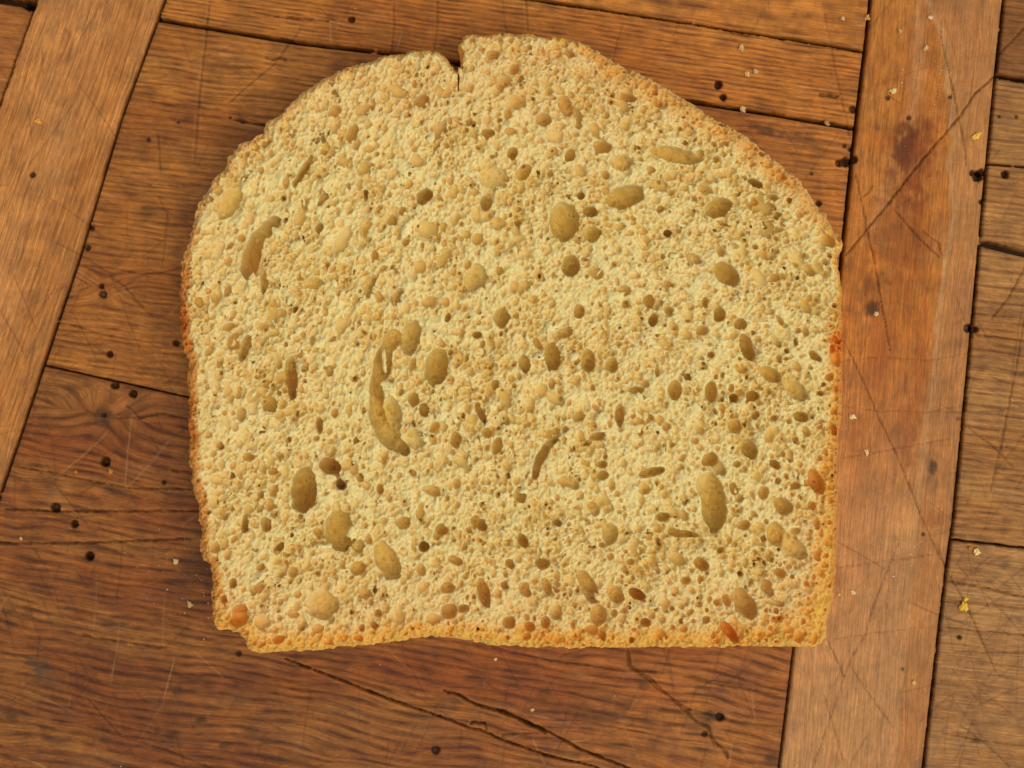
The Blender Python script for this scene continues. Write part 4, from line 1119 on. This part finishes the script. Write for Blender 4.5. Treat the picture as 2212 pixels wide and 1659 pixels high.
CR = [  # u, v, size, stretch, colour, label
    (1601, 104, 6, 1.3, (214, 184, 130), 'small dull ragged bread crumb on the plank above the upper right crust'),
    (1614, 160, 5.0, 1.1, (240, 210, 140), 'yellowish bread crumb beside a greyer one, above the pair of worm holes'),
    (1632, 155, 5.0, 1.2, (206, 190, 150), 'greyish bread crumb beside a yellower one, above the pair of worm holes'),
    (1604, 236, 5.0, 1.5, (230, 200, 150), 'bread crumb caught in the plank joint just right of the upper crust'),
    (1786, 266, 4.6, 1.3, (200, 160, 100), 'tan crumb at the end of the plank joint near the smooth strip'),
    (1820, 40, 4.4, 1.2, (240, 205, 140), 'crumb left of the smooth orange strip near the top edge of the photo'),
    (1873, 38, 5.2, 1.2, (226, 170, 90), 'orange crumb lying on the top of the joint beside the smooth strip'),
    (1929, 196, 5.0, 1.5, (250, 226, 160), 'bright elongated crumb on the smooth strip next to a small dark dent'),
    (2009, 38, 4.4, 1.3, (248, 222, 180), 'uppermost pale crumb on the smooth orange strip'),
    (2000, 104, 4.6, 1.5, (236, 196, 150), 'slender pinkish crumb on the smooth strip above the dark stain'),
    (1944, 67, 4.2, 1.2, (226, 180, 120), 'crumb near the upper left part of the smooth orange strip'),
    (2108, 294, 6.0, 1.9, (250, 206, 96), 'yellow grain-shaped crumb on the pale right margin of the smooth strip'),
    (1892, 678, 4.4, 1.1, (250, 232, 170), 'cream crumb on the small square dark stain right of the slice'),
    (1841, 900, 5.6, 1.2, (252, 240, 196), 'bright cream crumb on the smooth strip just right of the crust'),
    (1872, 977, 4.2, 1.5, (248, 220, 160), 'flat crumb on the smooth strip below the bright cream crumb'),
    (2109, 1192, 6.5, 1.2, (250, 228, 160), 'jagged cream crumb right of the smooth strip beside an orange speck'),
    (2096, 1184, 4.4, 1.0, (206, 140, 60), 'small orange-brown crumb touching the jagged cream crumb'),
    (2082, 1310, 8.5, 1.2, (250, 206, 84), 'largest yellow crumb lying on thin splits right of the smooth strip'),
    (2085, 1294, 4.4, 1.4, (252, 214, 70), 'thin yellow fragment on top end of the largest yellow crumb'),
    (1842, 1280, 4.4, 1.2, (250, 232, 190), 'white crumb near the lower right side of the slice'),
    (1812, 1284, 3.4, 1.0, (244, 200, 130), 'tiny crumb almost touching the lower right crust'),
    (1974, 1475, 3.6, 1.6, (236, 190, 130), 'tan crumb on the pale band near the bottom of the smooth strip'),
    (83, 263, 5.6, 1.2, (236, 180, 70), 'golden crumb on the tan strip in the upper left corner'),
    (380, 1213, 5.0, 1.5, (226, 206, 160), 'pale crumb on the dark patch left of the slice'),
    (410, 1305, 5.2, 1.3, (206, 182, 130), 'dull crumb below left of the slice beside a grey smudge'),
    (45, 1163, 3.6, 1.0, (226, 190, 140), 'tiny crumb on a long split at the left edge of the photo'),
    (239, 1019, 4.4, 1.1, (216, 150, 60), 'orange crumb just below a worm hole on the left planks'),
    (164, 1019, 3.6, 1.2, (206, 130, 50), 'faint orange crumb between two worm holes on the left planks'),
    (1070, 1424, 3.4, 1.0, (250, 232, 180), 'tiny white crumb just beneath the bottom crust'),
    (1150, 1533, 3.2, 1.4, (226, 190, 140), 'tan speck of crumb above the wide split near the bottom'),
]
for n_, (px, py, r, sx, rgb, lab) in enumerate(CR):
    me = crumb_mesh('bread_crumb', 900 + n_, rgb, sx)
    o = bpy.data.objects.new('bread_crumb', me); link(o)
    r *= .85
    o.scale = (r * S0,) * 3
    o.location = ((px - 1106) * S0, -(py - 829.5) * S0, r * S0 * .5)
    o.rotation_euler = (random.uniform(-.3, .3), random.uniform(-.3, .3), random.uniform(0, 6.28))
    tag(o, lab, 'crumb', 'bread crumbs scattered on the tabletop')

# fine crumb dust
ico = bmesh.new(); bmesh.ops.create_icosphere(ico, subdivisions=1, radius=1.0)
iv = np.array([v.co[:] for v in ico.verts]); it = np.array([[v.index for v in f.verts] for f in ico.faces]); ico.free()
DV, DT, DC = [], [], []
cnt = 0
while cnt < 560:
    q = random.random()
    if q < .20: px, py = random.gauss(1950, 40), random.gauss(1215, 50)
    elif q < .34: px, py = random.gauss(2000, 45), random.gauss(110, 80)
    elif q < .50: px, py = random.gauss(420, 70), random.gauss(1235, 60)
    elif q < .66: px, py = random.uniform(1640, 2180), random.uniform(-20, 1660)
    else: px, py = random.uniform(0, 2212), random.uniform(0, 1659)
    r = random.uniform(.45, 1.15) * (1.6 if random.random() < .08 else 1)
    v = iv * (1 + rng.uniform(-.35, .35, (len(iv), 1))) * np.array([random.uniform(.8, 1.8), 1, .7]) * r * S0
    a_ = random.uniform(0, 6.28); R = np.array([[math.cos(a_), -math.sin(a_), 0], [math.sin(a_), math.cos(a_), 0], [0, 0, 1]])
    v = v @ R.T + np.array([(px - 1106) * S0, -(py - 829.5) * S0, r * S0 * .4])
    DT.append(it + cnt * len(iv)); DV.append(v)
    c = np.array(lin(random.choice(((226, 196, 150), (206, 170, 120), (240, 216, 176), (190, 140, 84)))))
    DC.append(np.tile(c, (len(iv), 1))); cnt += 1
o = mesh_from('crumb_dust', np.concatenate(DV), np.zeros((0, 4), np.int32), CRUMB, None, cols=np.concatenate(DC), tris=np.concatenate(DT))
tag(o, 'fine pale crumb dust sprinkled over the wooden planks', 'crumb dust', kind='stuff')
print('polys total', sum(len(m.polygons) for m in bpy.data.meshes))
